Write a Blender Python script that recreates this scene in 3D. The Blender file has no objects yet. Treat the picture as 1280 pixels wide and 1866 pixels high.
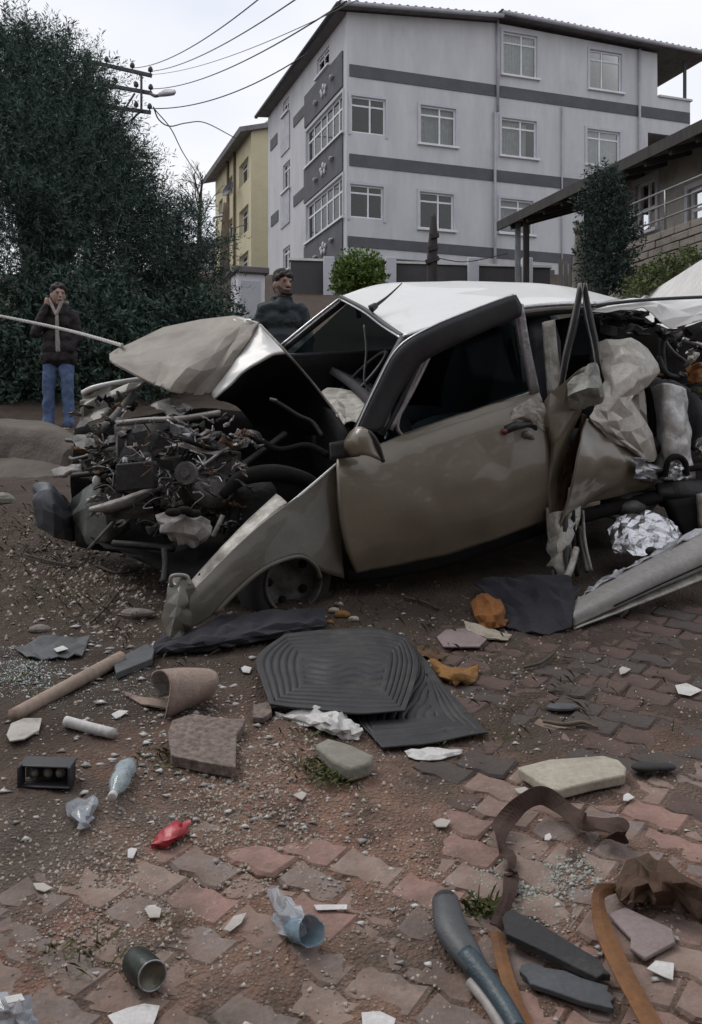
import bpy, bmesh, math, random
import numpy as np
from mathutils import Vector, Matrix, noise as mnoise

random.seed(7); np.random.seed(7)
SC = bpy.context.scene
COL = SC.collection

# ------------------------------------------------------------------ camera
FPX, CX, HY, CAMH = 1815.0, 640.0, 857.0, 1.5      # focal length in photo pixels, centre column, eye-level row, eye height
cam = bpy.data.cameras.new('camera'); camo = bpy.data.objects.new('camera', cam); COL.objects.link(camo)
camo.location = (0, 0, CAMH); camo.rotation_euler = (math.radians(90), 0, 0)
cam.sensor_fit = 'VERTICAL'; cam.sensor_height = 24.0; cam.lens = 24.0 * FPX / 1866.0
cam.shift_y = -(933.0 - HY) / 1866.0
cam.clip_start = 0.05; cam.clip_end = 2000
SC.camera = camo

# ------------------------------------------------------------------ sky (overcast) and soft sun
SUN_EL, SUN_AZ = math.radians(58), math.radians(205)   # high, from the left behind the car
w = bpy.data.worlds.new('World'); SC.world = w; w.use_nodes = True
nt = w.node_tree; nt.nodes.clear()
out = nt.nodes.new('ShaderNodeOutputWorld'); bg = nt.nodes.new('ShaderNodeBackground'); bg.inputs[1].default_value = 0.1
sky = nt.nodes.new('ShaderNodeTexSky'); sky.sky_type = 'NISHITA'; sky.sun_disc = False
sky.sun_elevation = SUN_EL; sky.sun_rotation = math.radians(-60)
tc = nt.nodes.new('ShaderNodeTexCoord'); mp = nt.nodes.new('ShaderNodeMapping'); mp.inputs['Scale'].default_value = (1.0, 1.0, 2.2)
nz = nt.nodes.new('ShaderNodeTexNoise'); nz.inputs['Scale'].default_value = 2.6; nz.inputs['Detail'].default_value = 5; nz.inputs['Roughness'].default_value = .45
rp = nt.nodes.new('ShaderNodeValToRGB')
rp.color_ramp.elements[0].position = .34; rp.color_ramp.elements[0].color = (8.3, 8.75, 9.9, 1)
rp.color_ramp.elements[1].position = .58; rp.color_ramp.elements[1].color = (10.3, 10.35, 10.6, 1)
mx = nt.nodes.new('ShaderNodeMix'); mx.data_type = 'RGBA'; mx.inputs[0].default_value = .93
nt.links.new(tc.outputs['Generated'], mp.inputs[0]); nt.links.new(mp.outputs[0], nz.inputs['Vector']); nt.links.new(nz.outputs['Fac'], rp.inputs[0])
nt.links.new(sky.outputs[0], mx.inputs[6]); nt.links.new(rp.outputs[0], mx.inputs[7]); nt.links.new(mx.outputs[2], bg.inputs[0]); nt.links.new(bg.outputs[0], out.inputs[0])
sl = bpy.data.lights.new('sun', 'SUN'); sl.energy = 1.2; sl.angle = math.radians(25); sl.color = (1, .97, .92)
so = bpy.data.objects.new('sun', sl); COL.objects.link(so); so.location = (-6, 8, 20)
so.rotation_euler = (math.radians(32), 0, math.radians(-120))
SC.view_settings.view_transform = 'Standard'; SC.view_settings.look = 'None'; SC.view_settings.exposure = 0.0; SC.view_settings.gamma = 1
SC.view_settings.use_curve_mapping = False
SC.cycles.max_bounces = 8; SC.cycles.transparent_max_bounces = 12; SC.cycles.use_denoising = True

# ------------------------------------------------------------------ geometry helpers
V = Vector
_GY = np.array([-60, 0, 6, 9, 12, 20, 32, 46, 80, 400.]); _GZ = np.array([-9, 0, 1.246, 1.62, 1.98, 4.3, 7.8, 9.0, 11, 40.])
def G(x, y): return float(np.interp(y, _GY, _GZ))
def D(px, py, y): return V(((px - CX) / FPX * y, y, CAMH + (HY - py) / FPX * y))
def gp(px, py, dz=0.0):
    """point of the terrain (raised by dz) seen at a photo pixel"""
    a = (HY - py) / FPX; lo, hi = .6, 60.
    f = lambda y: CAMH + a * y - G(0, y) - dz
    y = lo
    while y < hi and f(y) > 0: y += .05
    lo, hi = y - .05, y
    for _ in range(30):
        m = (lo + hi) / 2
        if f(m) > 0: lo = m
        else: hi = m
    return D(px, py, (lo + hi) / 2)
TH = math.radians(20); UX, UY = math.cos(TH), math.sin(TH); CO = (-.07, 4.3)
def C(px, py, w=0.0):
    """point at a photo pixel on the upright plane w metres behind the car's near flank"""
    k = (px - CX) / FPX
    # w = -UY*(X-COx) + UX*(Y-COy),  X = k*Y
    Y = (w - UY * CO[0] + UX * CO[1]) / (UX - UY * k)
    return D(px, py, Y)
def car(u, w, z): return V((CO[0] + UX * u - UY * w, CO[1] + UY * u + UX * w, z))

ORG = {}
def origin(o): return ORG.get(o.name, V((0, 0, 0))) if o else V((0, 0, 0))
def tag(o, label=None, cat=None, group=None, kind=None):
    if label: o['label'] = label
    if cat: o['category'] = cat
    if group: o['group'] = group
    if kind: o['kind'] = kind
    return o
def thing(name, label, cat, loc, group=None):
    o = bpy.data.objects.new(name, None); COL.objects.link(o); o.location = loc; o.empty_display_size = .1
    ORG[o.name] = V(loc); return tag(o, label, cat, group)
def link(name, me, parent=None, loc=None, org=None):
    o = bpy.data.objects.new(name, me); COL.objects.link(o)
    if parent: o.parent = parent
    if loc is not None: o.location = loc
    ORG[o.name] = org if org is not None else (origin(parent) + (V(loc) if loc is not None else V((0, 0, 0))))
    return o
def mk(name, verts, faces, mat, parent=None, smooth=True, solid=0.0, bevel=0.0, off=0.0, label=None, cat=None, group=None, kind=None, mats=None, fmat=None, auto=None):
    verts = np.array([tuple(v) for v in verts], dtype=float) if not isinstance(verts, np.ndarray) else verts
    if parent is None:
        og = V((verts[:, 0].mean(), verts[:, 1].mean(), verts[:, 2].min()))
    else: og = origin(parent)
    vv = verts - np.array(og)
    me = bpy.data.meshes.new(name); me.from_pydata(vv.tolist(), [], [tuple(int(i) for i in f) for f in faces])
    for m in (mats or [mat]): me.materials.append(m)
    if smooth: me.polygons.foreach_set('use_smooth', [True] * len(me.polygons))
    if fmat is not None: me.polygons.foreach_set('material_index', fmat)
    me.update()
    o = link(name, me, parent, loc=og if parent is None else None, org=og)
    if solid:
        m = o.modifiers.new('thickness', 'SOLIDIFY'); m.thickness = solid; m.offset = off
        if mats and len(mats) > 1 and fmat is None: m.material_offset = 1; m.material_offset_rim = 0
    if bevel:
        m = o.modifiers.new('bevel', 'BEVEL'); m.width = bevel; m.segments = 2; m.limit_method = 'ANGLE'; m.angle_limit = .6
    if auto or bevel:
        try: me.set_sharp_from_angle(angle=math.radians(auto or 40))
        except Exception: pass
    return tag(o, label, cat, group, kind)

def cr(P, n, lin=False):
    """resample control points along axis 0 by a Catmull-Rom curve"""
    P = np.asarray(P, float); k = len(P)
    t = np.linspace(0, k - 1, n); i = np.minimum(t.astype(int), k - 2); f = t - i
    sh = (-1,) + (1,) * (P.ndim - 1); f = f.reshape(sh)
    p1, p2 = P[i], P[i + 1]
    if lin: return p1 * (1 - f) + p2 * f
    p0 = np.where((i > 0).reshape(sh), P[np.maximum(i - 1, 0)], 2 * p1 - p2)
    p3 = np.where((i < k - 2).reshape(sh), P[np.minimum(i + 2, k - 1)], 2 * p2 - p1)
    return .5 * (2 * p1 + (p2 - p0) * f + (2 * p0 - 5 * p1 + 4 * p2 - p3) * f ** 2 + (3 * p1 - p0 - 3 * p2 + p3) * f ** 3)
def grid_faces(nr, nc, wrapc=False):
    fs = []
    for r in range(nr - 1):
        for c in range(nc if wrapc else nc - 1):
            d = (c + 1) % nc
            fs.append((r * nc + c, r * nc + d, (r + 1) * nc + d, (r + 1) * nc + c))
    return fs
def patch(rows, nr, nc, lin=(False, False), crumple=0.0, cs=6.0, ridge=0.0, seed=0.0, fn=None):
    """surface through a control grid; crumple / ridge push it along its normal by noise"""
    A = np.array([[tuple(p) for p in r] for r in rows], float)
    A = cr(A, nr, lin[0]); A = np.swapaxes(cr(np.swapaxes(A, 0, 1), nc, lin[1]), 0, 1)
    if crumple or ridge or fn:
        du = np.gradient(A, axis=1); dv = np.gradient(A, axis=0)
        N = np.cross(du, dv); N /= np.maximum(np.linalg.norm(N, axis=2, keepdims=True), 1e-9)
        for r in range(nr):
            for c in range(nc):
                p = V(A[r, c]) * cs + V((seed, seed * .7, 0)); d = 0.0
                if crumple: d += crumple * mnoise.noise(p) + crumple * .5 * mnoise.noise(p * 2.3)
                if ridge: d += ridge * (1 - 2.2 * abs(mnoise.noise(p * .8 + V((9, 3, 1)))))
                if fn: d += fn(r / (nr - 1), c / (nc - 1))
                A[r, c] += N[r, c] * d
    return A.reshape(-1, 3), grid_faces(nr, nc)
def crush_mesh(rows, nr, nc, amp, seed=0, tj=.22):
    """coarse jittered sheet with randomly creased edges, smoothed later by subdivision: reads as folded sheet metal or paper"""
    rg = np.random.default_rng(seed)
    A = np.array([[tuple(p) for p in r] for r in rows], float)
    A = cr(A, nr); A = np.swapaxes(cr(np.swapaxes(A, 0, 1), nc), 0, 1)
    du = np.gradient(A, axis=1); dv = np.gradient(A, axis=0); N = np.cross(du, dv); N /= np.maximum(np.linalg.norm(N, axis=2, keepdims=True), 1e-9)
    A = A + N * (rg.uniform(-1, 1, (nr, nc, 1)) * amp)
    inn = np.zeros((nr, nc, 1)); inn[1:-1, 1:-1] = 1; edge = .5 * (1 - inn)
    A = A + (du * rg.uniform(-tj, tj, (nr, nc, 1)) + dv * rg.uniform(-tj, tj, (nr, nc, 1))) * (inn + edge)
    fs = []
    for r in range(nr - 1):
        for c in range(nc - 1):
            a, b, d, e = r * nc + c, r * nc + c + 1, (r + 1) * nc + c + 1, (r + 1) * nc + c
            fs += ([(a, b, d), (a, d, e)] if rg.random() < .5 else [(a, b, e), (b, d, e)])
    return A.reshape(-1, 3), fs
def crush(name, rows, m, parent=None, nr=8, nc=8, amp=.02, seed=0, solid=.005, off=-1, crease=.9, levels=2, tj=.22, **kw):
    v, f = crush_mesh(rows, nr, nc, amp, seed, tj)
    o = mk(name, v, f, m, parent, **kw); rg = np.random.default_rng(seed + 5)
    at = o.data.attributes.new('crease_edge', 'FLOAT', 'EDGE'); n = len(o.data.edges)
    at.data.foreach_set('value', np.where(rg.random(n) < .8, rg.uniform(.6, 1, n) * crease, .15).astype(np.float32))
    cv_ = np.zeros(n, np.float32); at.data.foreach_get('value', cv_); sh_ = o.data.attributes.new('sharp_edge', 'BOOLEAN', 'EDGE'); sh_.data.foreach_set('value', cv_ > .62 * crease)
    ms = o.modifiers.new('smooth', 'SUBSURF'); ms.levels = levels; ms.render_levels = levels
    if solid: mo = o.modifiers.new('thickness', 'SOLIDIFY'); mo.thickness = solid; mo.offset = off
    return o
def tube(pts, rad, seg=8, n=None, lin=False, cap=True, flat=1.0):
    P = np.array([tuple(p) for p in pts], float)
    n = n or (len(P) if lin else max(2, (len(P) - 1) * 6 + 1))
    R = np.array(rad if hasattr(rad, '__len__') else [rad] * len(P), float)
    P = cr(P, n, lin); R = cr(R[:, None], n, True)[:, 0]
    T = np.gradient(P, axis=0); T /= np.maximum(np.linalg.norm(T, axis=1, keepdims=True), 1e-9)
    up = V((0, 0, 1)) if abs(T[0][2]) < .9 else V((1, 0, 0)); vs = []
    a = V(T[0]).cross(up).normalized()
    for i in range(n):
        t = V(T[i]); a = (a - t * a.dot(t)); a = a.normalized() if a.length > 1e-6 else t.orthogonal().normalized(); b = t.cross(a)
        for s in range(seg):
            g = 2 * math.pi * s / seg
            vs.append(V(P[i]) + (a * math.cos(g) + b * math.sin(g) * flat) * R[i])
    fs = grid_faces(n, seg, True)
    if cap: fs.append(tuple(range(seg - 1, -1, -1))); fs.append(tuple(range((n - 1) * seg, n * seg)))
    return vs, fs
def box(c, sx, sy, sz, ax=None, ay=None, az=None):
    ax = V(ax or (1, 0, 0)).normalized(); ay = V(ay or (0, 1, 0)).normalized(); az = V(az or (0, 0, 1)).normalized(); c = V(c)
    vs = [c + ax * (sx / 2 * i) + ay * (sy / 2 * j) + az * (sz / 2 * k) for k in (-1, 1) for j in (-1, 1) for i in (-1, 1)]
    return vs, [(0, 2, 3, 1), (4, 5, 7, 6), (0, 1, 5, 4), (2, 6, 7, 3), (0, 4, 6, 2), (1, 3, 7, 5)]
def bar(p, q, wd, ht, up=(0, 0, 1)):
    p, q = V(p), V(q); t = (q - p); L = t.length; t.normalize(); s = t.cross(V(up)).normalized(); u = s.cross(t)
    return box((p + q) / 2, L, wd, ht, t, s, u)
def join(parts):
    vs, fs = [], []
    for v, f in parts:
        k = len(vs); vs += [V(p) for p in v]; fs += [tuple(i + k for i in g) for g in f]
    return vs, fs
def capsule(p, q, r0, r1, seg=12, rings=4):
    p, q = V(p), V(q); t = (q - p); L = t.length
    t = t.normalized() if L > 1e-6 else V((0, 0, 1)); a = t.orthogonal().normalized(); b = t.cross(a); vs = []; n = 0
    prof = [(-r0 * math.cos(i / rings * math.pi / 2), max(r0 * math.sin(i / rings * math.pi / 2), 1e-4)) for i in range(rings + 1)]
    prof += [(L + r1 * math.sin(i / rings * math.pi / 2), max(r1 * math.cos(i / rings * math.pi / 2), 1e-4)) for i in range(rings + 1)]
    for h, r in prof:
        for s in range(seg):
            g = 2 * math.pi * s / seg; vs.append(p + t * h + (a * math.cos(g) + b * math.sin(g)) * r)
    fs = grid_faces(len(prof), seg, True); fs.append(tuple(range(seg - 1, -1, -1))); fs.append(tuple(range((len(prof) - 1) * seg, len(prof) * seg)))
    return vs, fs
def ellipsoid(c, r, rot=None, seg=14, rings=10):
    vs = []; M3 = rot or Matrix.Identity(3)
    for i in range(rings + 1):
        th = math.pi * i / rings; s = max(math.sin(th), 1e-3)
        for k in range(seg):
            g = 2 * math.pi * k / seg
            vs.append(V(c) + M3 @ V((r[0] * s * math.cos(g), r[1] * s * math.sin(g), -r[2] * math.cos(th))))
    fs = grid_faces(rings + 1, seg, True); fs.append(tuple(range(seg - 1, -1, -1))); fs.append(tuple(range(rings * seg, (rings + 1) * seg)))
    return vs, fs
def lathe(c, axis, prof, seg=32):
    """prof: list of (radius, along-axis)"""
    ax = V(axis).normalized(); a = ax.orthogonal().normalized(); b = ax.cross(a); vs = []
    for r, h in prof:
        for s in range(seg):
            g = 2 * math.pi * s / seg; vs.append(V(c) + ax * h + (a * math.cos(g) + b * math.sin(g)) * r)
    return vs, grid_faces(len(prof), seg, True)

# ------------------------------------------------------------------ materials
MATS = {}
def mat(name, c1, c2=None, scale=8, rough=.6, metal=0.0, bump=.2, bscale=60, dirt=None, damt=.45, dscale=3.0, spec=.5, coat=0.0, island=False, rvar=.15, stretch=None, fine=45, fvar=.22, stain=None, scratch=None):
    m = bpy.data.materials.new(name); m.use_nodes = True; t = m.node_tree; t.nodes.clear(); MATS[name] = m
    N = t.nodes.new; L = t.links.new
    o = N('ShaderNodeOutputMaterial'); p = N('ShaderNodeBsdfPrincipled'); L(p.outputs[0], o.inputs[0])
    p.inputs['Metallic'].default_value = metal; p.inputs['Specular IOR Level'].default_value = spec; p.inputs['Coat Weight'].default_value = coat
    c = N('ShaderNodeTexCoord'); vec = c.outputs['Object']
    if stretch:
        mp = N('ShaderNodeMapping'); mp.inputs['Scale'].default_value = stretch; L(vec, mp.inputs[0]); vec = mp.outputs[0]
    n = N('ShaderNodeTexNoise'); n.inputs['Scale'].default_value = scale; n.inputs['Detail'].default_value = 7; n.inputs['Roughness'].default_value = .62; L(vec, n.inputs['Vector'])
    r = N('ShaderNodeMapRange'); r.inputs[1].default_value = .33; r.inputs[2].default_value = .67; L(n.outputs['Fac'], r.inputs[0])
    fac = r.outputs[0]
    if island:
        g = N('ShaderNodeNewGeometry'); ad = N('ShaderNodeMath'); ad.operation = 'MULTIPLY_ADD'; ad.inputs[1].default_value = .35; L(fac, ad.inputs[0])
        sc = N('ShaderNodeMath'); sc.operation = 'MULTIPLY'; sc.inputs[1].default_value = .65; L(g.outputs['Random Per Island'], sc.inputs[0]); L(sc.outputs[0], ad.inputs[2]); fac = ad.outputs[0]
    mx = N('ShaderNodeMix'); mx.data_type = 'RGBA'; mx.inputs[6].default_value = (*c1, 1); mx.inputs[7].default_value = (*(c2 or [k * .75 for k in c1]), 1); L(fac, mx.inputs[0])
    col = mx.outputs[2]
    if dirt:
        n2 = N('ShaderNodeTexNoise'); n2.inputs['Scale'].default_value = dscale; n2.inputs['Detail'].default_value = 9; n2.inputs['Roughness'].default_value = .7; L(c.outputs['Object'], n2.inputs['Vector'])
        r2 = N('ShaderNodeMapRange'); r2.inputs[1].default_value = .72 - .45 * damt; r2.inputs[2].default_value = .9 - .3 * damt; r2.inputs[4].default_value = min(1, .35 + damt); L(n2.outputs['Fac'], r2.inputs[0])
        m2 = N('ShaderNodeMix'); m2.data_type = 'RGBA'; m2.inputs[7].default_value = (*dirt, 1); L(col, m2.inputs[6]); L(r2.outputs[0], m2.inputs[0]); col = m2.outputs[2]
    def layer(vsrc, sc_, stv, lo, hi, tone, amt):
        nonlocal col
        if stv: mpp = N('ShaderNodeMapping'); mpp.inputs['Scale'].default_value = stv; mpp.inputs['Rotation'].default_value = (.1, .25, .3); L(vsrc, mpp.inputs[0]); vsrc = mpp.outputs[0]
        nn = N('ShaderNodeTexNoise'); nn.inputs['Scale'].default_value = sc_; nn.inputs['Detail'].default_value = 8; nn.inputs['Roughness'].default_value = .7; L(vsrc, nn.inputs['Vector'])
        rr_ = N('ShaderNodeMapRange'); rr_.inputs[1].default_value = lo; rr_.inputs[2].default_value = hi; rr_.inputs[4].default_value = amt; L(nn.outputs['Fac'], rr_.inputs[0])
        mm = N('ShaderNodeMix'); mm.data_type = 'RGBA'; mm.inputs[7].default_value = (*tone, 1); L(col, mm.inputs[6]); L(rr_.outputs[0], mm.inputs[0]); col = mm.outputs[2]
    if stain:
        gg = N('ShaderNodeNewGeometry'); layer(gg.outputs['Position'], 2.2, None, .46, .66, stain, .8); layer(gg.outputs['Position'], 6.0, None, .52, .70, [k * .6 for k in stain], .6)
    if scratch: layer(c.outputs['Object'], 5.0, (1.5, 1.5, 26), .64, .70, scratch, .55); layer(c.outputs['Object'], 7.0, (22, 22, 2), .67, .72, scratch, .35); layer(c.outputs['Object'], 38.0, None, .66, .72, [k * .35 for k in scratch], .7)
    nf = N('ShaderNodeTexNoise'); nf.inputs['Scale'].default_value = fine; nf.inputs['Detail'].default_value = 8; nf.inputs['Roughness'].default_value = .75; L(vec, nf.inputs['Vector'])
    rf = N('ShaderNodeMapRange'); rf.inputs[1].default_value = .3; rf.inputs[2].default_value = .7; rf.inputs[3].default_value = 1 - fvar; rf.inputs[4].default_value = 1 + fvar; L(nf.outputs['Fac'], rf.inputs[0])
    mf = N('ShaderNodeVectorMath'); mf.operation = 'SCALE'; L(col, mf.inputs[0]); L(rf.outputs[0], mf.inputs['Scale']); col = mf.outputs[0]
    L(col, p.inputs['Base Color'])
    rr = N('ShaderNodeMapRange'); rr.inputs[3].default_value = max(0.02, rough - rvar); rr.inputs[4].default_value = min(1, rough + rvar); L(n.outputs['Fac'], rr.inputs[0]); L(rr.outputs[0], p.inputs['Roughness'])
    if bump:
        n3 = N('ShaderNodeTexNoise'); n3.inputs['Scale'].default_value = bscale; n3.inputs['Detail'].default_value = 6; L(vec, n3.inputs['Vector'])
        b = N('ShaderNodeBump'); b.inputs['Strength'].default_value = bump; b.inputs['Distance'].default_value = .6 / bscale; L(n3.outputs['Fac'], b.inputs['Height']); L(b.outputs[0], p.inputs['Normal'])
    return m
def glass(name, tint, refl=.12, rough=.03):
    m = bpy.data.materials.new(name); m.use_nodes = True; t = m.node_tree; t.nodes.clear(); N = t.nodes.new; L = t.links.new
    o = N('ShaderNodeOutputMaterial'); tr = N('ShaderNodeBsdfTransparent'); tr.inputs[0].default_value = (*tint, 1)
    gl = N('ShaderNodeBsdfGlossy'); gl.inputs['Roughness'].default_value = rough; mx = N('ShaderNodeMixShader')
    lw = N('ShaderNodeLayerWeight'); lw.inputs[0].default_value = refl; c = N('ShaderNodeTexCoord')
    n = N('ShaderNodeTexNoise'); n.inputs['Scale'].default_value = 3; L(c.outputs['Object'], n.inputs['Vector'])
    b = N('ShaderNodeBump'); b.inputs['Strength'].default_value = .05; L(n.outputs['Fac'], b.inputs['Height']); L(b.outputs[0], gl.inputs['Normal'])
    L(lw.outputs['Fresnel'], mx.inputs[0]); L(tr.outputs[0], mx.inputs[1]); L(gl.outputs[0], mx.inputs[2]); L(mx.outputs[0], o.inputs[0]); return m

DUST = (.13, .10, .075)
m_wall = mat("grey_render", (.54, .54, .555), (.47, .47, .485), 1.6, .85, bump=.15, bscale=25, dirt=(.38, .375, .40), damt=.35, dscale=.7, fine=2.5, fvar=.08, stretch=(1, 1, .22))
m_band = mat('dark_grey_render', (.10, .10, .112), (.08, .08, .09), 2, .8, bump=.1, bscale=25)
m_white = mat('white_frame', (.72, .72, .75), (.62, .62, .66), 3, .5, bump=.05)
m_pane = glass('window_glass', (.80, .82, .82), .35)
m_curtain = mat('curtain', (.66, .67, .66), (.5, .51, .5), 6, .9)
m_room = mat('dark_room', (.05, .05, .055), None, 2, .9)
m_roof = mat('roof_sheet', (.20, .19, .195), (.14, .135, .14), 3, .7, dirt=(.09, .08, .08))
m_soffit = mat('soffit', (.16, .15, .155), (.12, .11, .115), 2, .8)
m_pipe = mat('downpipe', (.40, .39, .43), None, 3, .5)
m_orn = mat('ornament_white', (.6, .6, .64), None, 6, .7)
m_yellow = mat('yellow_render', (.58, .52, .35), (.51, .46, .31), 1.0, .85, bump=.15, bscale=20, dirt=(.36, .31, .21), damt=.3, dscale=.8)
m_ybrown = mat('ochre_trim', (.15, .11, .06), (.10, .08, .05), 2, .8)
m_hwall = mat('house_wall', (.38, .35, .31), (.30, .28, .25), 1.5, .85, dirt=(.12, .11, .10))
m_darkwood = mat('dark_wood', (.05, .042, .038), (.03, .026, .025), 8, .8, stretch=(1, 1, .2))
m_metal = mat('galvanised', (.35, .36, .37), (.25, .26, .27), 6, .5, .6)
m_darkmetal = mat('dark_metal', (.06, .06, .065), (.04, .04, .045), 8, .55, .3)
m_concrete = mat('concrete', (.66, .65, .63), (.54, .53, .51), 4, .9, bump=.4, bscale=30, dirt=(.42, .40, .37), damt=.3)
m_wire = mat('cable_black', (.03, .03, .035), None, 4, .6)
m_wood = mat('pole_wood', (.16, .12, .08), (.09, .07, .05), 6, .9, stretch=(1, 1, .1), bump=.4)
m_bark = mat('bark', (.09, .075, .06), (.05, .042, .035), 8, .95, bump=.6, bscale=20)
m_leafdark = mat('foliage_dark', (.028, .052, .046), (.080, .122, .092), 1.2, .75, island=True, bump=0, spec=.25)
m_leafblue = mat('foliage_cypress', (.024, .044, .038), (.055, .082, .066), 2, .75, island=True, bump=0, spec=.2)
m_leafbright = mat('foliage_bright', (.07, .13, .025), (.17, .24, .05), 4, .6, island=True, bump=0)
m_leafhedge = mat('foliage_hedge', (.05, .08, .02), (.13, .15, .05), 4, .7, island=True, bump=0)
# ================================================================== terrain
def nfl(x, y, s, o=0.0): return mnoise.noise(V((x * s + o, y * s - o, o * .37)))
def sstep(a, b, x):
    t = min(1, max(0, (x - a) / (b - a))); return t * t * (3 - 2 * t)
def cover(x, y):
    """height of the loose soil over the paver tops (negative: pavers stand proud)"""
    e = max(1 - sstep(2.35, 3.1, y + .35 * nfl(x, y, 1.6, 3)), sstep(-.05, .35, x + .25 * nfl(x, y, 1.4, 8)) * (1 - sstep(4.3, 4.8, y)))
    base = -.0042 + (1 - e) * .032
    return base + .012 * nfl(x, y, 2.9, 1) + .011 * nfl(x, y, 8, 5) + .006 * nfl(x, y, 24, 2)
def axis(segs):
    a = []
    for lo, hi, st in segs: a += list(np.arange(lo, hi, st))
    return np.array(a + [segs[-1][1]])
gx = axis([(-300, -40, 20), (-40, -8, 2), (-8, -2.6, .12), (-2.6, 2.3, .021), (2.3, 8, .12), (8, 40, 2), (40, 300, 20)])
gy = axis([(-60, 0, 6), (0, 1.5, .15), (1.5, 5.6, .021), (5.6, 9, .06), (9, 20, .4), (20, 60, 2), (60, 400, 20)])
gv = np.zeros((len(gy), len(gx), 3))
for j, y in enumerate(gy):
    for i, x in enumerate(gx):
        z = G(x, y)
        if y < 14 and abs(x) < 9:
            z += cover(x, y)
            if y > 4.6: z += sstep(4.6, 6, y) * (.03 * nfl(x, y, 1.3, 4) + .02 * nfl(x, y, 4, 6))
        else: z += .1 * nfl(x, y, .3, 7)
        gv[j, i] = (x, y, z)
m_soil = bpy.data.materials.new('soil'); m_soil.use_nodes = True
def soil_nodes(m):
    t = m.node_tree; t.nodes.clear(); N = t.nodes.new; L = t.links.new
    o = N('ShaderNodeOutputMaterial'); p = N('ShaderNodeBsdfPrincipled'); L(p.outputs[0], o.inputs[0]); p.inputs['Specular IOR Level'].default_value = .2
    c = N('ShaderNodeTexCoord')
    def noise(s, d=8, r=.65):
        n = N('ShaderNodeTexNoise'); n.inputs['Scale'].default_value = s; n.inputs['Detail'].default_value = d; n.inputs['Roughness'].default_value = r; L(c.outputs['Object'], n.inputs['Vector']); return n.outputs['Fac']
    def ramp(f, a, b):
        r = N('ShaderNodeMapRange'); r.inputs[1].default_value = a; r.inputs[2].default_value = b; L(f, r.inputs[0]); return r.outputs[0]
    def mix(f, a, b):
        x = N('ShaderNodeMix'); x.data_type = 'RGBA'; L(f, x.inputs[0])
        for k, v in ((6, a), (7, b)):
            if isinstance(v, tuple): x.inputs[k].default_value = (*v, 1)
            else: L(v, x.inputs[k])
        return x.outputs[2]
    col = mix(ramp(noise(1.1), .35, .65), (.245, .142, .100), (.145, .120, .105))
    col = mix(ramp(noise(2.6), .48, .66), col, (.285, .150, .108))
    col = mix(ramp(noise(9), .45, .72), col, (.095, .060, .044))
    col = mix(ramp(noise(4.5, 10, .8), .58, .70), col, (.13, .108, .055))
    v = N('ShaderNodeTexVoronoi'); v.inputs['Scale'].default_value = 95; L(c.outputs['Object'], v.inputs['Vector'])
    col = mix(ramp(v.outputs['Distance'], .24, .12), col, (.30, .25, .21))
    col = mix(ramp(noise(120, 4), .55, .75), col, (.26, .20, .165))
    col = mix(ramp(noise(2.2), .50, .68), col, (.105, .082, .070))
    col = mix(ramp(noise(6.0), .54, .70), col, (.062, .048, .040))
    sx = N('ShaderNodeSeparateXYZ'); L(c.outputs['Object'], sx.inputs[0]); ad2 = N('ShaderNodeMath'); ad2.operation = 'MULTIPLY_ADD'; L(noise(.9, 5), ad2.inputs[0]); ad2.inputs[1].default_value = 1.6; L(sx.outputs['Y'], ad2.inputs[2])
    col = mix(ramp(ad2.outputs[0], 3.5, 4.2), col, mix(ramp(noise(5, 8), .35, .65), (.062, .044, .036), (.09, .07, .055)))  # soil darkened with distance: falloff of light near the car painted in
    L(col, p.inputs['Base Color']); p.inputs['Roughness'].default_value = .92
    ad = N('ShaderNodeMath'); L(noise(60, 8), ad.inputs[0]); L(v.outputs['Distance'], ad.inputs[1]); ad.operation = 'SUBTRACT'
    b = N('ShaderNodeBump'); b.inputs['Strength'].default_value = .8; b.inputs['Distance'].default_value = .012; L(ad.outputs[0], b.inputs['Height']); L(b.outputs[0], p.inputs['Normal'])
soil_nodes(m_soil)
gme = bpy.data.meshes.new('ground'); gme.from_pydata(gv.reshape(-1, 3).tolist(), [], grid_faces(len(gy), len(gx))); gme.materials.append(m_soil)
gme.polygons.foreach_set('use_smooth', [True] * len(gme.polygons))
ground = link('ground', gme, None, (0, 0, 0)); tag(ground, 'dark brown soil and gravel over a paved slope', 'ground', kind='structure')

# ---- interlocking pavers, each one a piece of the ground
DP = (.205, .125, .092)
pav_mats = [mat('paver_red', (.30, .18, .148), (.235, .145, .122), 9, .88, bump=.5, bscale=70, dirt=DP, damt=.58, dscale=11, stain=(.105, .080, .068)),
            mat('paver_brown', (.27, .19, .157), (.215, .152, .127), 9, .9, bump=.5, bscale=70, dirt=DP, damt=.62, dscale=11, stain=(.105, .080, .068)),
            mat('paver_tan', (.29, .215, .178), (.235, .178, .148), 9, .9, bump=.5, bscale=70, dirt=DP, damt=.58, dscale=11, stain=(.105, .080, .068)),
            mat('paver_grey', (.225, .175, .155), (.18, .143, .128), 9, .9, bump=.5, bscale=70, dirt=DP, damt=.58, dscale=11, stain=(.105, .080, .068))]
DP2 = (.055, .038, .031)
pav_mats += [mat('paver_shaded_red', (.10, .060, .048), (.078, .048, .039), 9, .75, bump=.5, bscale=70, dirt=DP2, damt=.5, dscale=9), mat('paver_shaded_grey', (.066, .050, .044), (.052, .040, .036), 9, .75, bump=.5, bscale=70, dirt=DP2, damt=.5, dscale=9)]  # darker copies for the farther rows, light falloff towards the car painted in
PL, PW, PA = .170, .108, .013
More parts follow.
